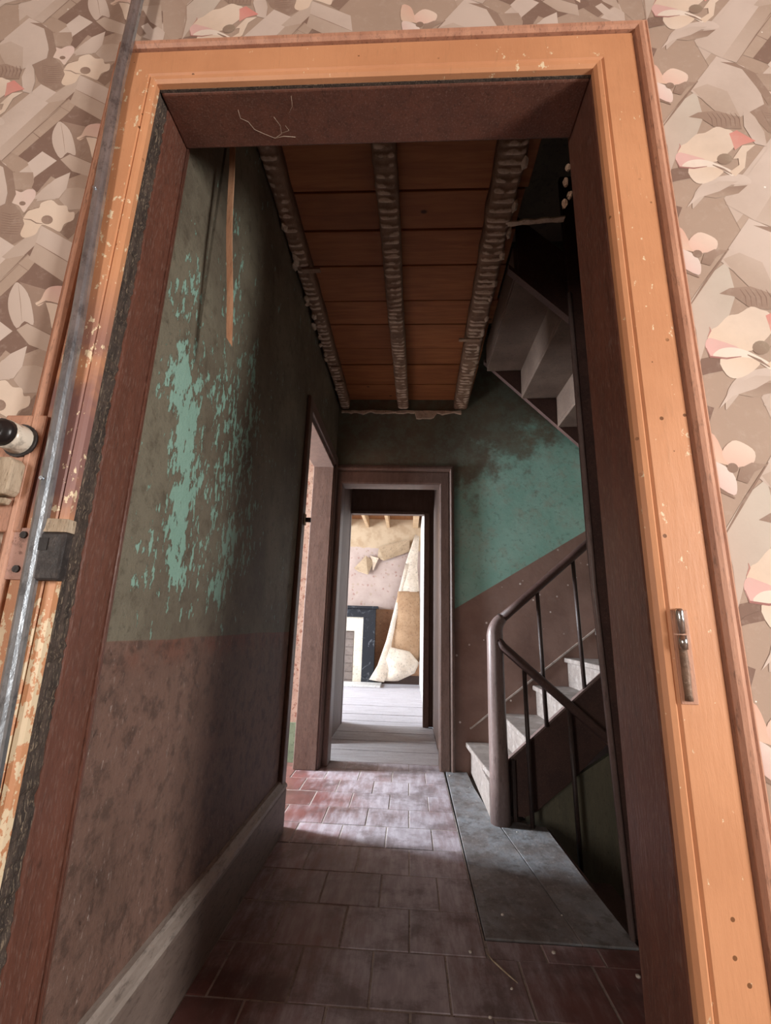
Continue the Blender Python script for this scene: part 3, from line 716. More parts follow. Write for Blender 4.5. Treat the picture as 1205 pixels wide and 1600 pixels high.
# ------------------------------------------------------------------ ceiling: boards on ridged joists
JZ, CZ = 2.60, 2.68
ceiling = empty('ceiling'); struct(ceiling, 'open board ceiling on lath-marked joists')
ys = [0.145, 0.36, 0.56, 0.775, 0.964, 1.173, 1.428, 1.633, 1.88, 2.07, 2.33, 2.575]
for a, b in zip(ys[:-1], ys[1:]):
    m = MB(); z0 = CZ + rng.uniform(-0.003, 0.004)
    m.box(LX+0.003, 0.46+rng.uniform(-.01, .01), a+0.004, b-0.004, z0, z0+0.02); m.build('ceiling_board', M_BOARD, ceiling, 0.003)
m = MB(); m.box(LX+0.003, 0.45, 0.145, 2.57, CZ+0.03, CZ+0.04); m.build('upper_floor', M_UPPER, ceiling)
t = NT('joist_with_plaster_keys'); p = t.pos(); at = t.n('ShaderNodeAttribute', attribute_name='keys')
a = t.noise(t.map(p, (1, 1, 4)), 12, 6, 0.65); b = t.noise(p, 60, 5, 0.7)
wood = t.mix(t.step(a, 0.35, 0.68), '#8f7562', '#745c4b'); key = t.mix(t.step(b, 0.4, 0.65), '#d0bda9', '#b9a48f')
f = t.step(t.math('ADD', at.outputs['Fac'], t.math('MULTIPLY', t.math('SUBTRACT', b, 0.5), 0.9)), 0.22, 0.55)
M_JOISTKEY = t.out(t.mix(f, wood, key), 0.9, b, 0.5, 0.006)
def joist(x0, x1, w, seed, parent, dev=0.009):
    """joist from y .15 to 2.57; underside ridged by the old lath and plaster keys"""
    r_ = random.Random(seed); m = MB(); n = 420; nx = 8
    vv, ff, rc = [], [], []
    lath = []
    yy = 0.15
    while yy < 2.6: lath.append((yy, r_.uniform(0.4, 1.0))); yy += r_.uniform(0.030, 0.046)
    for i in range(n+1):
        y_ = 0.15 + 2.42*i/n; c = x0 + (x1-x0)*i/n + 0.006*mnoise.noise((y_*1.7, seed, 0))
        d = 0
        for (ly, a) in lath:
            if abs(y_-ly) < 0.012: d = a*(1-((y_-ly)/0.012)**2)
        ww = w/2*(1+0.10*mnoise.noise((y_*9, seed, 3)))
        vv.append((c-ww, y_, CZ+0.002)); rc.append(0.0)
        for k in range(nx+1):
            u = k/nx; wav = mnoise.noise((u*3, y_*14, seed*7.3))
            edge = 1-abs(2*u-1)**6
            vv.append((c-ww*1.0+2*ww*u + 0.004*mnoise.noise((u*4, y_*40, seed)), y_, JZ - dev*1.6*d*edge*(0.75+0.5*wav) + 0.005*wav + 0.010*(1-edge))); rc.append(min(1.0, max(0.0, d*edge*(0.9+0.9*wav)+0.25*wav)))
        vv.append((c+ww, y_, CZ+0.002)); rc.append(0.0)
    q = nx+3
    for i in range(n):
        for k in range(q-1): ff.append((i*q+k, i*q+k+1, (i+1)*q+k+1, (i+1)*q+k))
        ff.append((i*q+q-1, i*q, (i+1)*q, (i+1)*q+q-1))
    ff += [tuple(range(q)), tuple(range(n*q, n*q+q))[::-1]]
    o = m.add(vv, ff, True).build('joist', M_JOISTKEY, parent)
    ca_ = o.data.color_attributes.new('keys', 'FLOAT_COLOR', 'POINT')
    for i, v in enumerate(rc): ca_.data[i].color = (v, v, v, 1)
    return o
joist(-0.548, -0.530, 0.070, 1, ceiling, 0.007)
joist(-0.128, -0.070, 0.088, 2, ceiling)
joist(0.345, 0.385, 0.105, 3, ceiling)
def chunk(name, mat, c, s, seed, parent=None, sub=2):
    """broken lump"""
    r_ = random.Random(seed); bm = bmesh.new(); bmesh.ops.create_icosphere(bm, subdivisions=sub, radius=1)
    for v in bm.verts:
        f_ = 1+0.45*mnoise.noise(v.co*1.7+Vector((seed, 0, 0)))
        v.co = Vector((v.co.x*s[0]*f_, v.co.y*s[1]*f_, v.co.z*s[2]*f_))
    me_ = bpy.data.meshes.new(name); bm.to_mesh(me_); bm.free()
    o = link(name, me_, mat, parent); o.location = c
    return o
# ragged plaster left where the ceiling met the back wall, and on the edge joist
def ragged_sheet(name, pts, axis_n, th, mat, parent, label=None):
    m = MB(); m.prism(pts, Vector(axis_n)*th); o = m.build(name, mat, parent)
    if label: o['label'] = label
    return o
r2 = random.Random(5); pts = [(-0.56, BY-0.002, 2.60)]
x = -0.56
low = []
while x < 0.40:
    dz = 2.560 + 0.015*mnoise.noise((x*14, 1, 2)) - (0.045 if 0.03 < x < 0.20 else 0.0) + r2.uniform(-.004, .004)
    low.append((x, BY-0.002, dz)); x += r2.uniform(0.012, 0.028)
top = [(p[0], BY-0.002, 2.578+0.012*mnoise.noise((p[0]*11, 4, 2))) for p in low[::-1]]
ragged_sheet('plaster_edge', low+top, (0, -1, 0), 0.022, M_RAGGED, ceiling)
for k in range(16):
    a = r2.uniform(0.8, 2.5); chunk('plaster_lump', M_RAGGED, (-0.575+r2.uniform(0, .02), a, 2.592), (0.014, r2.uniform(.012, .03), 0.012), k+50, ceiling, 1)
for k in range(14):
    a = 0.62+1.95*k/14; chunk('plaster_lump', M_RAGGED, (0.405+r2.uniform(-.004, .012), a+r2.uniform(-.04, .04), 2.604), (r2.uniform(.008, .018), r2.uniform(.012, .035), 0.016), k+90, ceiling, 1)
for (x, y_, l) in ((-0.50, 1.10, 0.09), (-0.515, 1.96, 0.06), (0.335, 1.66, 0.12), (-0.51, 2.15, 0.05)):
    m = MB(); m.box(x-l/2, x+l/2, y_-0.012, y_+0.012, JZ-0.014, JZ-0.004); m.build('lath_stub', M_JOIST, ceiling)
# debris stuck on the inside of the jamb, top right
for k, (px, py) in enumerate(((882, 262), (878, 285), (884, 305), (876, 318))):
    q = hit(px+6, py, 1, 0.152); chunk('plaster_lump', M_JOIST, (q.x, q.y, q.z), (.006, .008, .009+.004*(k % 2)), k+140, ceiling, 2)

# ------------------------------------------------------------------ side-room opening (left) and far doorway
door2 = struct(empty('door_2'), 'doorway to the side room in the peeling wall')
m = MB(); m.box(LX-0.145, LX+0.006, 2.465, 2.492, 0, 2.07); m.build('jamb', M_TRIM, door2, 0.004)
m = MB(); m.box(LX-0.145, LX+0.006, 1.618, 1.645, 0, 2.07); m.build('jamb', M_TRIM, door2, 0.004)
m = MB(); m.box(LX-0.145, LX+0.006, 1.618, 2.492, 2.065, 2.095); m.build('lintel_board', M_TRIM, door2, 0.003)
m = MB(); m.box(LX, LX+0.022, 2.492, 2.562, 0, 2.17); m.build('casing_board', M_TRIM, door2, 0.006)
m = MB(); m.box(LX, LX+0.022, 1.55, 1.618, 0, 2.17); m.build('casing_board', M_TRIM, door2, 0.006)
m = MB(); m.box(LX, LX+0.022, 1.618, 2.492, 2.095, 2.17); m.build('casing_board', M_TRIM, door2, 0.006)
m = MB(); m.tube([(LX+0.010, 2.484, 0), (LX+0.010, 2.484, 2.07)], 0.009, 8); m.build('bead', M_TRIM, door2)
# latch plate on the dark jamb
q = hit(470, 812, 0, LX+0.022)
lk = empty('latch_keep', (LX+0.024, 1.60, 1.46)); tag(lk, 'small worn latch keep on dark jamb of the side doorway', 'latch')
m = MB(); m.box(0, 0.004, -0.022, 0.016, -0.03, 0.03); m.build('plate', M_PALEWOOD, lk, 0.001)
m = MB(); m.tube([(0.002, 0.006, 0), (0.030, 0.008, 0)], 0.013, 10); m.build('keeper_stub', M_IRON, lk)

door3 = struct(empty('door_3'), 'doorway with plum-brown casing at the end of the corridor')
casing(door3, B3L, B3R, B3Z, 0.055, 0.106, 0.15, BY, [[(0, .001), (0, .014), (.08, .020), (.62, .020), (.66, .014), (.70, .014), (.70, .001)], [(.70, .001), (.70, .024), (.80, .032), (.90, .030), (.95, .022), (1, .022), (1, .001)]],
       [M_TRIM, M_TRIM])
m = MB(); m.box(B3L-0.02, B3L, BY, BY+0.125, 0, B3Z+0.02); m.build('jamb', M_TRIM, door3, 0.004)
m = MB(); m.box(B3R, B3R+0.02, BY, BY+0.125, 0, B3Z+0.02); m.build('jamb', M_TRIM, door3, 0.004)
m = MB(); m.box(B3L, B3R, BY, BY+0.125, B3Z, B3Z+0.02); m.build('lintel_board', M_TRIM, door3, 0.003)

# ------------------------------------------------------------------ side room
m = MB()
for b in ((-3.3, -0.725, 2.62, 2.72, 0.25, 2.7),): m.box(*b)
struct(m.build('wall_side_back', M_SIDEPAPER), 'pink mottled wallpaper seen through the side doorway')
m = MB(); m.box(-3.3, -0.725, 2.612, 2.72, 0, 0.25); struct(m.build('baseboard_side', M_SIDEGREEN))
m = MB(); m.box(-3.3, -0.725, 1.1, 1.2, 0, 2.7); struct(m.build('wall_side_front', M_SIDEPAPER))
m = MB()
for b in ((-3.3, -3.2, 1.2, 1.23, 0, 2.7), (-3.3, -3.2, 1.67, 2.0, 0, 2.7), (-3.3, -3.2, 2.48, 2.72, 0, 2.7), (-3.3, -3.2, 2.0, 2.48, 0, 0.65), (-3.3, -3.2, 2.0, 2.48, 2.05, 2.7), (-3.3, -3.2, 1.23, 1.67, 0, 0.65), (-3.3, -3.2, 1.23, 1.67, 2.05, 2.7)): m.box(*b)
struct(m.build('wall_side_left', M_SIDEPAPER))
m = MB(); m.box(-3.3, -0.725, 1.1, 2.72, 2.7, 2.8); struct(m.build('ceiling_side', M_PLASTER))
window('window_3', (2.0, 0.65), (2.48, 2.05), (0, -3.25))
window('added_window', (1.23, 0.65), (1.67, 2.05), (0, -3.25))  # added unseen opening, put in to bring more light onto the stair wall

# ------------------------------------------------------------------ vestibule and far doorway
VY = 3.88
m = MB(); m.box(-0.72, -0.62, 3.14, VY, 0, 2.6); struct(m.build('wall_vestibule_left', M_VEST))
m = MB(); m.box(0.245, 0.345, 2.70, VY, 0, 2.6); struct(m.build('wall_vestibule_right', M_VEST))
m = MB(); m.box(-1.8, 0.345, 2.70, VY, 2.6, 2.7); struct(m.build('ceiling_vestibule', M_VEST))
m = MB(); m.box(-1.8, -0.72, 3.14, 3.24, 0, 2.6).box(-1.8, -1.7, 2.72, 3.24, 0, 0.6).box(-1.8, -1.7, 2.72, 3.24, 1.9, 2.6); struct(m.build('wall_vestibule_recess', M_PLASTER))
m = MB()
for b in ((-0.72, -0.632, VY, VY+0.1, 0, 2.75), (0.198, 0.345, VY, VY+0.1, 0, 2.75), (-0.632, 0.198, VY, VY+0.1, 2.058, 2.75), (-3.5, -0.72, VY, VY+0.1, 0, 2.75)): m.box(*b)
struct(m.build('wall_far_front', M_VEST))
door4 = struct(empty('door_4'), 'dark framed doorway into the bright far room')
m = MB(); m.box(0.150, 0.205, VY-0.03, VY+0.02, 0, 2.06); m.build('jamb', M_TRIM, door4, 0.004)
m = MB(); m.box(-0.64, -0.615, VY-0.03, VY+0.02, 0, 2.06); m.build('jamb', M_TRIM, door4, 0.004)
m = MB(); m.box(-0.615, 0.150, VY-0.03, VY+0.02, 2.045, 2.075); m.build('lintel_board', M_TRIM, door4, 0.004)
fv = MB(); fv.box(-1.8, 0.345, 2.70, VY, -0.06, -0.012); vest_floor = struct(fv.build('floor_vestibule', M_GROUT))
y = 2.70; k = 0
while y < VY-0.01:
    w = min(0.148, VY-y); m = MB(); m.box(-1.69, 0.243, y+0.002, y+w-0.002, -0.012, rng.uniform(-0.002, 0.001)); m.build('floorboard', M_VESTFLOOR, vest_floor, 0.002); y += w

# ------------------------------------------------------------------ far room
FY = 6.95
ff_ = MB(); ff_.box(-3.5, 0.19, VY, FY, -0.06, -0.012); far_floor = struct(ff_.build('floor_far', M_GROUT))
y = VY
while y < FY-0.01:
    w = min(0.17, FY-y); m = MB(); m.box(-3.45, 0.19, y+0.002, y+w-0.002, -0.012, rng.uniform(-0.003, 0.001)); m.build('floorboard', M_FARFLOOR, far_floor, 0.002); y += w
m = MB(); m.box(-3.5, 0.30, FY, FY+0.1, 0, 2.9); struct(m.build('wall_far_back', M_FARPAPER), 'far wall with sprigged wallpaper coming away')
m = MB(); m.box(0.19, 0.30, VY+0.1, FY, 0, 2.9); struct(m.build('wall_far_right', M_FARWHITE))
m = MB()
for b in ((-3.5, -3.4, VY, 4.2, 0, 2.9), (-3.5, -3.4, 6.6, FY, 0, 2.9), (-3.5, -3.4, 4.2, 6.6, 0, 0.6), (-3.5, -3.4, 4.2, 6.6, 2.4, 2.9)): m.box(*b)
struct(m.build('wall_far_left', M_FARPAPER))
window('window_4', (4.2, 0.6), (6.6, 2.4), (0, -3.45))
fc = empty('ceiling_far'); struct(fc)
m = MB(); m.box(-3.5, 0.30, VY, FY+0.1, 2.70, 2.75); m.build('ceiling_board', M_FARDECK, fc)
for x in (-2.6, -2.2, -1.82, -1.46, -1.1, -0.73, -0.37, 0.10):
    w = 0.05 if x < 0 else 0.09
    m = MB(); m.box(x-w/2, x+w/2, VY+0.1, FY, 2.55, 2.70); m.build('joist', M_FARJOIST, fc, 0.004)
m = MB(); m.box(-0.53, 0.19, FY-0.012, FY, 0, 1.16); o = m.build('bare_patch', M_FARBROWN); o.parent = bpy.data.objects['wall_far_back']
m = MB(); m.box(-0.53, 0.19, FY-0.035, FY-0.012, 0, 0.13); struct(m.build('baseboard_far', M_DARKTRIM))
# fireplace
fp = empty('fireplace', (-1.15, FY-0.12, 0)); tag(fp, 'black marble fireplace surround with cream inner slips', 'fireplace')
for x0, x1 in ((-0.62, -0.42), (0.42, 0.62)):
    m = MB(); m.box(x0, x1, -0.05, 0.118, 0.10, 1.02); m.build('marble_jamb', M_MARBLE, fp, 0.004)
    m = MB(); m.box(x0-0.01 if x0 < 0 else x0, x1 if x0 < 0 else x1+0.01, -0.06, 0.118, 0, 0.10); m.build('plinth', M_MARBLE, fp, 0.004)
m = MB(); m.box(-0.62, 0.62, -0.05, 0.118, 1.02, 1.16); m.build('marble_lintel', M_MARBLE, fp, 0.004)
m = MB(); m.box(-0.66, 0.66, -0.10, 0.118, 1.16, 1.20); m.build('mantel_shelf', M_MARBLE, fp, 0.006)
for x0, x1 in ((-0.42, -0.28), (0.28, 0.42)):
    m = MB(); m.box(x0, x1, -0.01, 0.118, 0, 0.80); m.build('slip', M_FPCREAM, fp)
m = MB(); m.box(-0.42, 0.42, -0.01, 0.118, 0.80, 1.02); m.build('slip', M_FPCREAM, fp)
m = MB(); m.box(-0.28, 0.28, 0.03, 0.118, 0, 0.80); sh_ = m.build('shutter', M_FPIRON, fp)
for k in range(6):
    m = MB(); m.box(-0.27, 0.27, 0.02, 0.03, 0.05+k*0.125, 0.155+k*0.125); m.build('shutter_slat', M_FPIRON, sh_, 0.003)
m = MB(); m.box(-0.75, 0.75, -0.45, -0.062, 0.0, 0.03); m.build('hearth_slab', M_FARWHITE, fp, 0.004)
# sheets of wallpaper hanging off the far wall
def sheet(name, rows, mat, parent=None, th=0.004, nu=10):
    """rows: list of (left point, right point, bulge) from top to bottom; gives a curved thin sheet with thickness"""
    vv, ff = [], []; n = len(rows)
    rr = []
    for i in range(n*4-3):
        k = min(i//4, n-2); u = (i-4*k)/4 if k*4 <= i else 0
        a0, b0, g0 = rows[k]; a1, b1, g1 = rows[k+1]
        rr.append((Vector(a0).lerp(Vector(a1), u), Vector(b0).lerp(Vector(b1), u), g0+(g1-g0)*u))
    for a, b, g in rr:
        for k in range(nu+1):
            u = k/nu; q = a.lerp(b, u); q.y -= g*sin(pi*u) + 0.012*mnoise.noise((q.x*6, q.z*5, 2)); vv.append(q)
    for i in range(len(rr)-1):
        for k in range(nu): j = i*(nu+1)+k; ff.append((j, j+1, j+nu+2, j+nu+1))
    o = MB().add(vv, ff, True).build(name, mat, parent)
    s_ = o.modifiers.new('thickness', 'SOLIDIFY'); s_.thickness = th
    return o
def H(px, py, y_): return hit(px, py, 1, y_)
hp = empty('hanging_wallpaper', (0.0, 6.8, 0.0)); tag(hp, 'long strip of wallpaper peeled off the far wall and drooping to the floor', 'wallpaper strip')
def hang(nm, rows, mat):
    o = sheet(nm, rows, mat); o.parent = hp; o.matrix_parent_inverse = Matrix.Translation((0, -6.8, 0))
hang('curled_edge', [(H(649, 835, 6.88), H(655, 838, 6.90), .0), (H(634, 880, 6.84), H(652, 885, 6.86), .02), (H(624, 925, 6.78), H(655, 925, 6.80), .04)], M_PAPERPALE)
hang('folded_back', [(H(622, 924, 6.76), H(655, 924, 6.80), .03), (H(617, 960, 6.72), H(660, 960, 6.78), .05), (H(608, 1010, 6.66), H(661, 1010, 6.74), .06), (H(612, 1018, 6.64), H(655, 1034, 6.72), .04)], M_PAPERBACK)
hang('edge_strip', [(H(634, 880, 6.82), H(638, 882, 6.82), 0), (H(618, 945, 6.74), H(624, 945, 6.74), .01), (H(604, 1000, 6.62), H(612, 1005, 6.62), .01), (H(590, 1040, 6.50), H(607, 1050, 6.50), .02), (H(577, 1062, 6.40), H(600, 1066, 6.40), .02)], M_PAPERPALE)
hang('bottom_flap', [(H(606, 1010, 6.60), H(640, 1018, 6.64), .03), (H(600, 1030, 6.54), H(655, 1036, 6.62), .08), (H(604, 1048, 6.52), H(648, 1052, 6.58), .08), (H(600, 1064, 6.44), H(622, 1064, 6.50), .02)], M_PAPERPALE)
for k, (pp, mt) in enumerate(((((553, 888), (572, 868), (584, 878), (575, 898), (560, 893)), M_FLAP2), (((578, 868), (592, 872), (583, 892)), M_FLAP),
                              (((592, 855), (640, 843), (640, 862), (600, 876), (590, 872)), M_FLAP2))):
    m = MB(); pts = [H(px, py, FY-0.03-0.03*(i % 2)) for i, (px, py) in enumerate(pp)]
    m.prism(pts, (0, 0.004, 0)); o = m.build('torn_flap', mt); o.parent = hp; o.matrix_parent_inverse = Matrix.Translation((0, -6.8, 0))

# ------------------------------------------------------------------ staircase going up along the back wall
st = empty('staircase', (0.46, 1.8, 0)); tag(st, 'lower stair flight with round newel, iron balusters, two rails and dusty pale treads', 'staircase')
def sp_(m, nm, mat, par, bevel=0.0):
    o = m.build(nm, mat, par, bevel); base = par
    o.matrix_parent_inverse = Matrix.Translation(-Vector(par.location)); return o
RI, GO, X1 = 0.185, 0.222, 0.405
NST = 5
for n in range(NST):
    xf = X1 + GO*n; z = RI*(n+1)
    m = MB(); m.box(xf+0.022, xf+0.045, 1.87, BY-0.004, z-RI, z-0.03); sp_(m, 'riser', M_STAIRWOOD, st, 0.002)
    xe = xf+GO+0.03
    if n == 0:
        m = MB(); m.prism([(xf-0.012, BY-0.004, z-0.03), (xf+0.002, 2.35, z-0.03), (xf+0.030, 2.0, z-0.03), (xf+0.045, 1.86, z-0.03), (xe, 1.86, z-0.03), (xe, BY-0.004, z-0.03)], (0, 0, 0.03))
    else:
        m = MB(); m.box(xf, xe, 1.862, BY-0.004, z-0.03, z)
    sp_(m, 'tread', M_STAIRWOOD, st, 0.006)
def strz(x): return 0.27 + 0.862*(x-0.526)
m = MB(); m.prism([(0.505, 1.842, 0.02), (0.505, 1.842, strz(0.505)), (1.54, 1.842, strz(1.54)), (1.54, 1.842, strz(1.54)-0.30), (0.80, 1.842, 0.16), (0.765, 1.842, 0.135), (0.72, 1.842, 0.10), (0.66, 1.842, 0.05), (0.60, 1.842, 0.02)], (0, 0.02, 0))
sp_(m, 'stringer', M_STAIRDARK, st, 0.002)
m = MB(); m.prism([(0.500, 1.836, strz(0.50)+0.001), (1.54, 1.836, strz(1.54)+0.001), (1.54, 1.836, strz(1.54)+0.013), (0.500, 1.836, strz(0.5)+0.013)], (0, 0.03, 0)); sp_(m, 'stringer_cap', M_NEWEL, st)
m = MB(); m.box(1.31, 1.545, 1.87, BY-0.004, 0.925, 1.11); sp_(m, 'winder_step', M_STAIRWOOD, st, 0.004)
# newel swept into the rising handrail
def arc(ps, n=6):
    """round the polyline's corners"""
    out = [Vector(ps[0])]
    for i in range(1, len(ps)-1):
        a, b, c = (Vector(ps[j]) for j in (i-1, i, i+1))
        r_ = min(0.09, (a-b).length*0.45, (c-b).length*0.45)
        p0 = b+(a-b).normalized()*r_; p1 = b+(c-b).normalized()*r_
        for k in range(n+1):
            u = k/n; out.append(p0*(1-u)**2 + b*2*u*(1-u) + p1*u*u)
    out.append(Vector(ps[-1])); return out
def rail(x): return (x, 1.805+0.06*min(1, (x-0.47)/0.5), 0.945 + 0.855*(x-0.47))
path = [(0.468, 1.80, 0.0), (0.466, 1.80, 0.30), (0.464, 1.80, 0.62), (0.464, 1.80, 0.80)]
rads = [0.050, 0.047, 0.044, 0.043]
el = arc([(0.464, 1.80, 0.82), (0.464, 1.80, 0.945), rail(0.60)], 8)
path += el[1:-1]; rads += [0.043-0.014*i/(len(el)-3) for i in range(len(el)-2)]
m = MB(); m.tube(path, rads, 18); sp_(m, 'newel_post', M_NEWEL, st)
e0 = el[-2]
m = MB(); m.tube([e0, rail(0.62), rail(0.9), rail(1.20)], [0.029, 0.027, 0.027, 0.027], 14, True, 0.85); sp_(m, 'handrail', M_STAIRDARK, st)
for x in (0.708, 0.922, 1.136):
    a = rail(x); m = MB(); m.tube([(x+0.012, a[1]-0.008, strz(x+0.012)+0.005), (x, a[1], a[2]-0.015)], 0.011, 10); sp_(m, 'baluster', M_IRON, st)
m = MB(); m.prism([(0.43, BY-0.010, 0.262), (1.54, BY-0.010, 0.262+0.768*1.11), (1.54, BY-0.010, 0.275+0.768*1.11), (0.43, BY-0.010, 0.275)], (0, 0.010, 0)); sp_(m, 'wall_string', M_SKIRTCAP, st)

# ------------------------------------------------------------------ cellar flight going down to the right, with its rail
ce = empty('cellar_staircase', (0.69, 1.4, 0)); tag(ce, 'dark cellar flight dropping away beside the grey slab', 'staircase')
for n in range(3):
    x0 = 0.70+0.215*n; z = -0.185*(n+1)
    m = MB(); m.box(x0, x0+0.24, 0.99, 1.72, z-0.03, z); sp_(m, 'tread', M_STAIRDARK, ce, 0.004)
    m = MB(); m.box(x0, x0+0.018, 0.99, 1.72, z, z+0.155-(0.02 if n == 0 else 0)); sp_(m, 'riser', M_STAIRDARK, ce)
def drail(x): return (x, 1.765, 0.838 - 0.845*(x-0.49))
m = MB(); m.tube([(0.470, 1.785, 0.875), (0.50, 1.77, 0.832), drail(0.60), drail(1.0), drail(1.53)], [0.024, 0.027, 0.027, 0.027, 0.027], 14, True, 0.85); sp_(m, 'cellar_handrail', M_STAIRDARK, st)
for x, zb in ((0.603, 0.006), (0.818, -0.19), (1.03, -0.37), (1.24, -0.56)):
    a = drail(x); m = MB(); m.tube([(x+0.008, 1.762, zb), (x, a[1], a[2]-0.012)], 0.011, 10); sp_(m, 'baluster', M_IRON, st)
m = MB(); m.box(0.535, 0.550, 1.815, 1.835, 0.006, 0.28); sp_(m, 'iron_upright', M_IRON, st)

# ------------------------------------------------------------------ upper flight crossing overhead, with its tall post
up = empty('upper_staircase', (0.705, 0.97, 0)); tag(up, 'upper stair flight seen from below, dark underside climbing to the ceiling joist', 'staircase')
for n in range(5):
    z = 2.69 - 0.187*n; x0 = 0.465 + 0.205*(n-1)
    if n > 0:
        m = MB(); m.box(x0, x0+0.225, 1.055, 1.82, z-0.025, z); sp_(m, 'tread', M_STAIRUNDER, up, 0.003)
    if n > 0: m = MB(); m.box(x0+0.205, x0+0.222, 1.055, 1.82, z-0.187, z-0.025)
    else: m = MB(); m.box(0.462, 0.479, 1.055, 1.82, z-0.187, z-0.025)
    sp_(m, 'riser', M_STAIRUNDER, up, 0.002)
def us(x): return 2.60-1.02*(x-0.36)
m = MB(); m.prism([(0.476, 1.032, us(0.476)), (1.28, 1.032, us(1.28)), (1.28, 1.032, us(1.28)+0.34), (0.476, 1.032, us(0.476)+0.34)], (0, 0.022, 0)); sp_(m, 'stringer', M_STAIRDARK, up)
m = MB(); m.prism([(0.43, 1.022, us(0.43)-0.012), (1.28, 1.022, us(1.28)-0.012), (1.28, 1.022, us(1.28)+0.012), (0.43, 1.022, us(0.43)+0.012)], (0, 0.036, 0)); sp_(m, 'stringer_edge', M_STAIRDARK, up)
def uf(x): return 2.598-1.012*(x-0.405)
m = MB(); m.prism([(0.476, 1.822, uf(0.476)), (1.28, 1.822, uf(1.28)), (1.28, 1.822, uf(1.28)+0.30), (0.476, 1.822, uf(0.476)+0.30)], (0, 0.022, 0)); sp_(m, 'stringer', M_STAIRDARK, up)
m = MB(); m.prism([(0.45, 1.818, uf(0.45)-0.010), (1.28, 1.818, uf(1.28)-0.010), (1.28, 1.818, uf(1.28)+0.010), (0.45, 1.818, uf(0.45)+0.010)], (0, 0.030, 0)); sp_(m, 'stringer_edge', M_STAIRDARK, up)
m = MB(); m.prism([(0.712, 0.99, 0.0), (0.754, 0.99, 0.0), (0.754, 0.99, 3.0), (0.676, 0.99, 3.0), (0.676, 0.99, 1.2)], (0, 0.03, 0)); sp_(m, 'post', M_STAIRDARK, up, 0.006)
m = MB(); m.tube([(0.712, 0.985, 0.0), (0.680, 0.985, 1.1), (0.676, 0.985, 2.35)], 0.010, 8); sp_(m, 'post_bead', M_NEWEL, up)

# ------------------------------------------------------------------ loose laths
a = hit(357, 540, 1, 0.25); b = hit(362, 240, 1, 0.25); d = (b-a)/(b.z-a.z)
tp = a + d*(2.59-a.z)
m = MB(); n = 14; vv = []; ff = []
for i in range(n+1):
    q = a.lerp(tp, i/n) + Vector((0.002*sin(i*0.9), 0.002*cos(i*0.7), 0)); w = 0.0075
    dz = 0.022 if i == 0 else 0
    vv += [q+Vector((-w, -0.003, dz)), q+Vector((w, -0.003, 0)), q+Vector((w, 0.003, 0)), q+Vector((-w, 0.003, dz))]
for i in range(n):
    for k in range(4): ff.append((i*4+k, i*4+(k+1) % 4, i*4+4+(k+1) % 4, i*4+4+k))
ff += [(0, 1, 2, 3), tuple(n*4+k for k in (3, 2, 1, 0))]
tag(m.add(vv, ff).build('hanging_lath', M_LATH), 'thin split lath hanging down in front of the peeling wall', 'lath')
a = hit(790, 350, 2, 2.602); b = hit(882, 342, 2, 2.602)
m = MB(); n = 10; vv = []; ff = []; r2 = random.Random(9)
for i in range(n+1):
    q = a.lerp(b, i/n); w0, w1 = r2.uniform(.008, .016), r2.uniform(.008, .014)
    vv += [q+Vector((0, -w0, -0.003)), q+Vector((0, w1, -0.003)), q+Vector((0, w1, 0.004)), q+Vector((0, -w0, 0.004))]
for i in range(n):
    for k in range(4): ff.append((i*4+k, i*4+(k+1) % 4, i*4+4+(k+1) % 4, i*4+4+k))
ff += [(0, 1, 2, 3), tuple(n*4+k for k in (3, 2, 1, 0))]
tag(m.add(vv, ff).build('broken_lath', M_RAGGED), 'plaster-caked lath stub sticking out from the edge joist over the stairwell', 'lath')

# ------------------------------------------------------------------ hardware on the casing
cd = empty('steel_conduit', (-0.60, -0.03, 0)); tag(cd, 'galvanised steel conduit strip running up the ochre casing', 'conduit')
path = [hit(px, py, 1, -0.036) for px, py in ((215, -6), (184, 128), (113, 540), (34, 960))]
top_ = path[0] + (path[0]-path[1])*1.6; bot = path[3] + (path[3]-path[2])*(path[3].z/(path[2].z-path[3].z))*0.995
pp = [bot]+path[::-1]+[top_]
m = MB(); ring = []
prof = [(-0.012, 0.006), (-0.012, -0.001), (-0.0085, -0.003), (-0.006, -0.008), (0.0, -0.011), (0.006, -0.008), (0.0085, -0.003), (0.012, -0.001), (0.012, 0.006)]
vv = [q+Vector((u, v, 0)) for q in pp for u, v in prof]; k_ = len(prof); ff = []
for i in range(len(pp)-1):
    for k in range(k_): ff.append((i*k_+k, i*k_+(k+1) % k_, (i+1)*k_+(k+1) % k_, (i+1)*k_+k))
ff += [tuple(range(k_))[::-1], tuple((len(pp)-1)*k_+k for k in range(k_))]
sp_(m.add(vv, ff), 'strip', M_STEEL, cd)
for zz in (0.55, 1.15, 1.75):
    for i in range(len(pp)-1):
        if pp[i].z <= zz < pp[i+1].z:
            q = pp[i].lerp(pp[i+1], (zz-pp[i].z)/(pp[i+1].z-pp[i].z))
            m = MB(); m.tube([q+Vector((0, -0.010, 0)), q+Vector((0, -0.0135, 0))], 0.0035, 8); sp_(m, 'rivet', M_STEEL, cd)

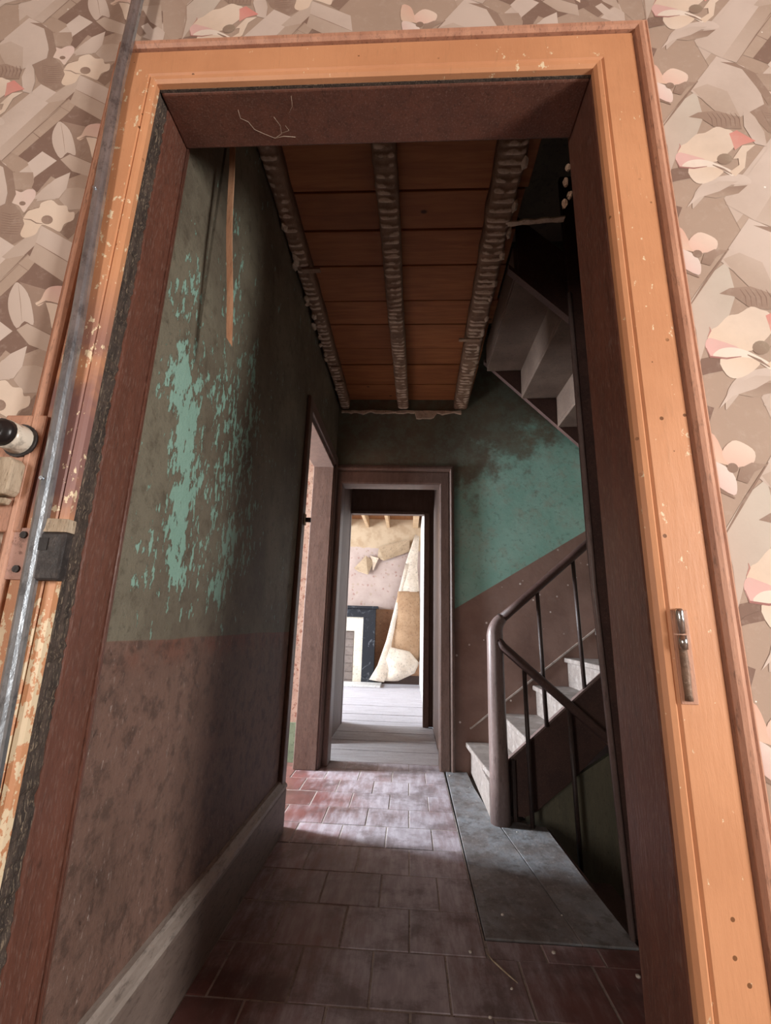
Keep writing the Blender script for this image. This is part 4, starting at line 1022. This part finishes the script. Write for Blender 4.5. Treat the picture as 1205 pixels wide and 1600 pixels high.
kn = empty('porcelain_knob', (-0.675, -0.030, 1.222)); tag(kn, 'black-capped porcelain knob on a brown board beside the casing', 'knob')
m = MB(); m.box(-0.040, 0.035, 0.002, 0.008, -0.16, 0.05); m.build('mounting_board', M_MOULD, kn, 0.003)
m = MB(); m.tube([(0, 0.004, 0), (0, -0.006, 0), (0, -0.022, 0), (0, -0.034, 0)], [0.024, 0.026, 0.024, 0.024], 20); m.build('porcelain_collar', M_PORCELAIN, kn)
m = MB(); m.tube([(0, -0.034, 0), (0, -0.044, 0), (0, -0.050, 0)], [0.0235, 0.022, 0.012], 20); m.build('black_cap', M_BAKELITE, kn)
m = MB(); m.tube([(0, 0.003, 0), (0, -0.003, 0)], 0.030, 20); m.build('dark_rim', M_IRONBOX, kn)
wbk = empty('wooden_block', (-0.678, -0.030, 1.150)); tag(wbk, 'pale weathered wooden block under the porcelain knob', 'block')
m = MB(); m.prism([(-0.03, 0, -0.030), (0.018, 0, -0.030), (0.024, 0, -0.022), (0.024, 0, 0.026), (0.016, 0, 0.034), (-0.03, 0, 0.034)], (0, -0.026, 0)); m.build('body', M_PALEWOOD, wbk, 0.003)
m = MB(); m.prism([(-0.028, -0.002, -0.046), (0.012, -0.002, -0.044), (0.016, -0.002, -0.034), (-0.028, -0.002, -0.032)], (0, -0.014, 0)); m.build('foot_lip', M_PALEWOOD, wbk, 0.002)

sk = empty('strike_box', (-0.590, -0.022, 1.030)); tag(sk, 'blackened iron latch keeper screwed on the casing edge', 'latch')
m = MB(); m.box(-0.022, 0.036, -0.016, 0.004, -0.046, 0.032); m.build('body', M_IRONBOX, sk, 0.004)
m = MB(); m.box(-0.016, 0.010, -0.0175, -0.0155, 0.002, 0.022); m.build('slot', M_BAKELITE, sk)
m = MB(); m.prism([(-0.022, -0.016, 0.032), (0.036, -0.016, 0.032), (0.034, -0.014, 0.054), (-0.022, -0.012, 0.056)], (0, 0.02, 0)); m.build('wood_chip', M_PALEWOOD, sk, 0.001)
m = MB(); m.box(-0.062, -0.024, -0.004, 0.002, -0.045, 0.040); pl = m.build('pink_plate', M_PINKPLATE, sk, 0.001)
for zz in (-0.028, 0.028):
    m = MB(); m.tube([(-0.044, -0.003, zz), (-0.044, -0.007, zz)], 0.006, 10); m.build('screw', M_IRONBOX, sk)

hg = empty('hinge_pin', (0.398, -0.026, 0.92)); tag(hg, 'bright steel hinge pin stub with rusty barrel on the ochre casing', 'hinge')
m = MB(); m.tube([(0, 0, 0.012), (0, 0, 0.044), (0, 0, 0.048)], [0.0060, 0.0060, 0.004], 14); m.build('pin', M_CHROME, hg)
m = MB(); m.tube([(0, 0, -0.010), (0, 0, 0.010)], [0.0065, 0.0068], 14); m.build('collar', M_CHROME, hg)
m = MB(); m.tube([(0, 0.002, -0.080+0.07*k/8) for k in range(9)], [0.0055+0.0012*mnoise.noise((k*1.3, 0, 0)) for k in range(9)], 12); m.build('barrel', M_RUST, hg)
m = MB(); m.box(-0.010, 0.014, 0.0035, 0.006, -0.085, 0.046); m.build('leaf_plate', M_MOULD, hg, 0.001)

# ------------------------------------------------------------------ plaster crumbs on the floor
for k, (px, py, s) in enumerate(((758, 1236, 6), (773, 1254, 3), (748, 1222, 4), (785, 1430, 5), (865, 1489, 6), (735, 1488, 5), (878, 1430, 3), (703, 1212, 5), (808, 1300, 3), (800, 1545, 4), (735, 1230, 3), (998, 1527, 7), (766, 1590, 4))):
    q = hit(px, py, 2, 0.005); w = s*0.0011
    o = chunk('plaster_crumb', M_CREAM, (q.x, q.y, w*0.55+0.003), (w, w*0.8, w*0.7), 200+k, None, 1)
    if q.x > 0.26 and q.y > 0.95: tag(o, 'tiny white plaster crumb lying on the grey cement slab', 'crumb', 'plaster crumbs on the slab')
    else: tag(o, 'tiny white plaster crumb lying on the terracotta tiles', 'crumb', 'plaster crumbs on the tiles')

# ------------------------------------------------------------------ cobweb under the lintel
cw = empty('cobweb', (-0.35, 0.07, DZ-0.006)); tag(cw, 'wispy cobweb thread clinging under the oxblood lintel', 'cobweb')
def thread(pts, r_):
    q = [hit(px, py, 2, DZ-0.0055) for px, py in pts]
    m = MB(); m.tube([v+Vector((0, 0, -0.002*sin(i*1.3)**2)) for i, v in enumerate(q)], r_, 6); o = m.build('thread', M_RAGGED, cw); o.matrix_parent_inverse = Matrix.Translation(-Vector(cw.location))
thread([(372, 172), (376, 184), (388, 190), (398, 202), (412, 208), (430, 216), (440, 208), (438, 196), (428, 182)], 0.0004)
thread([(430, 216), (444, 212), (462, 214)], 0.0005); thread([(440, 208), (452, 203), (446, 196)], 0.0004); thread([(455, 150), (457, 165), (452, 176)], 0.0004)

m = MB(); m.tube([hit(px, py, 2, 0.004) for px, py in ((762, 1490), (770, 1501), (779, 1509), (793, 1522), (809, 1536))], [0.0012, 0.0022, 0.0026, 0.0022, 0.001], 6)
tag(m.build('twig', M_PALEWOOD), 'pale curved twig lying on the tiles before the grey slab', 'twig')
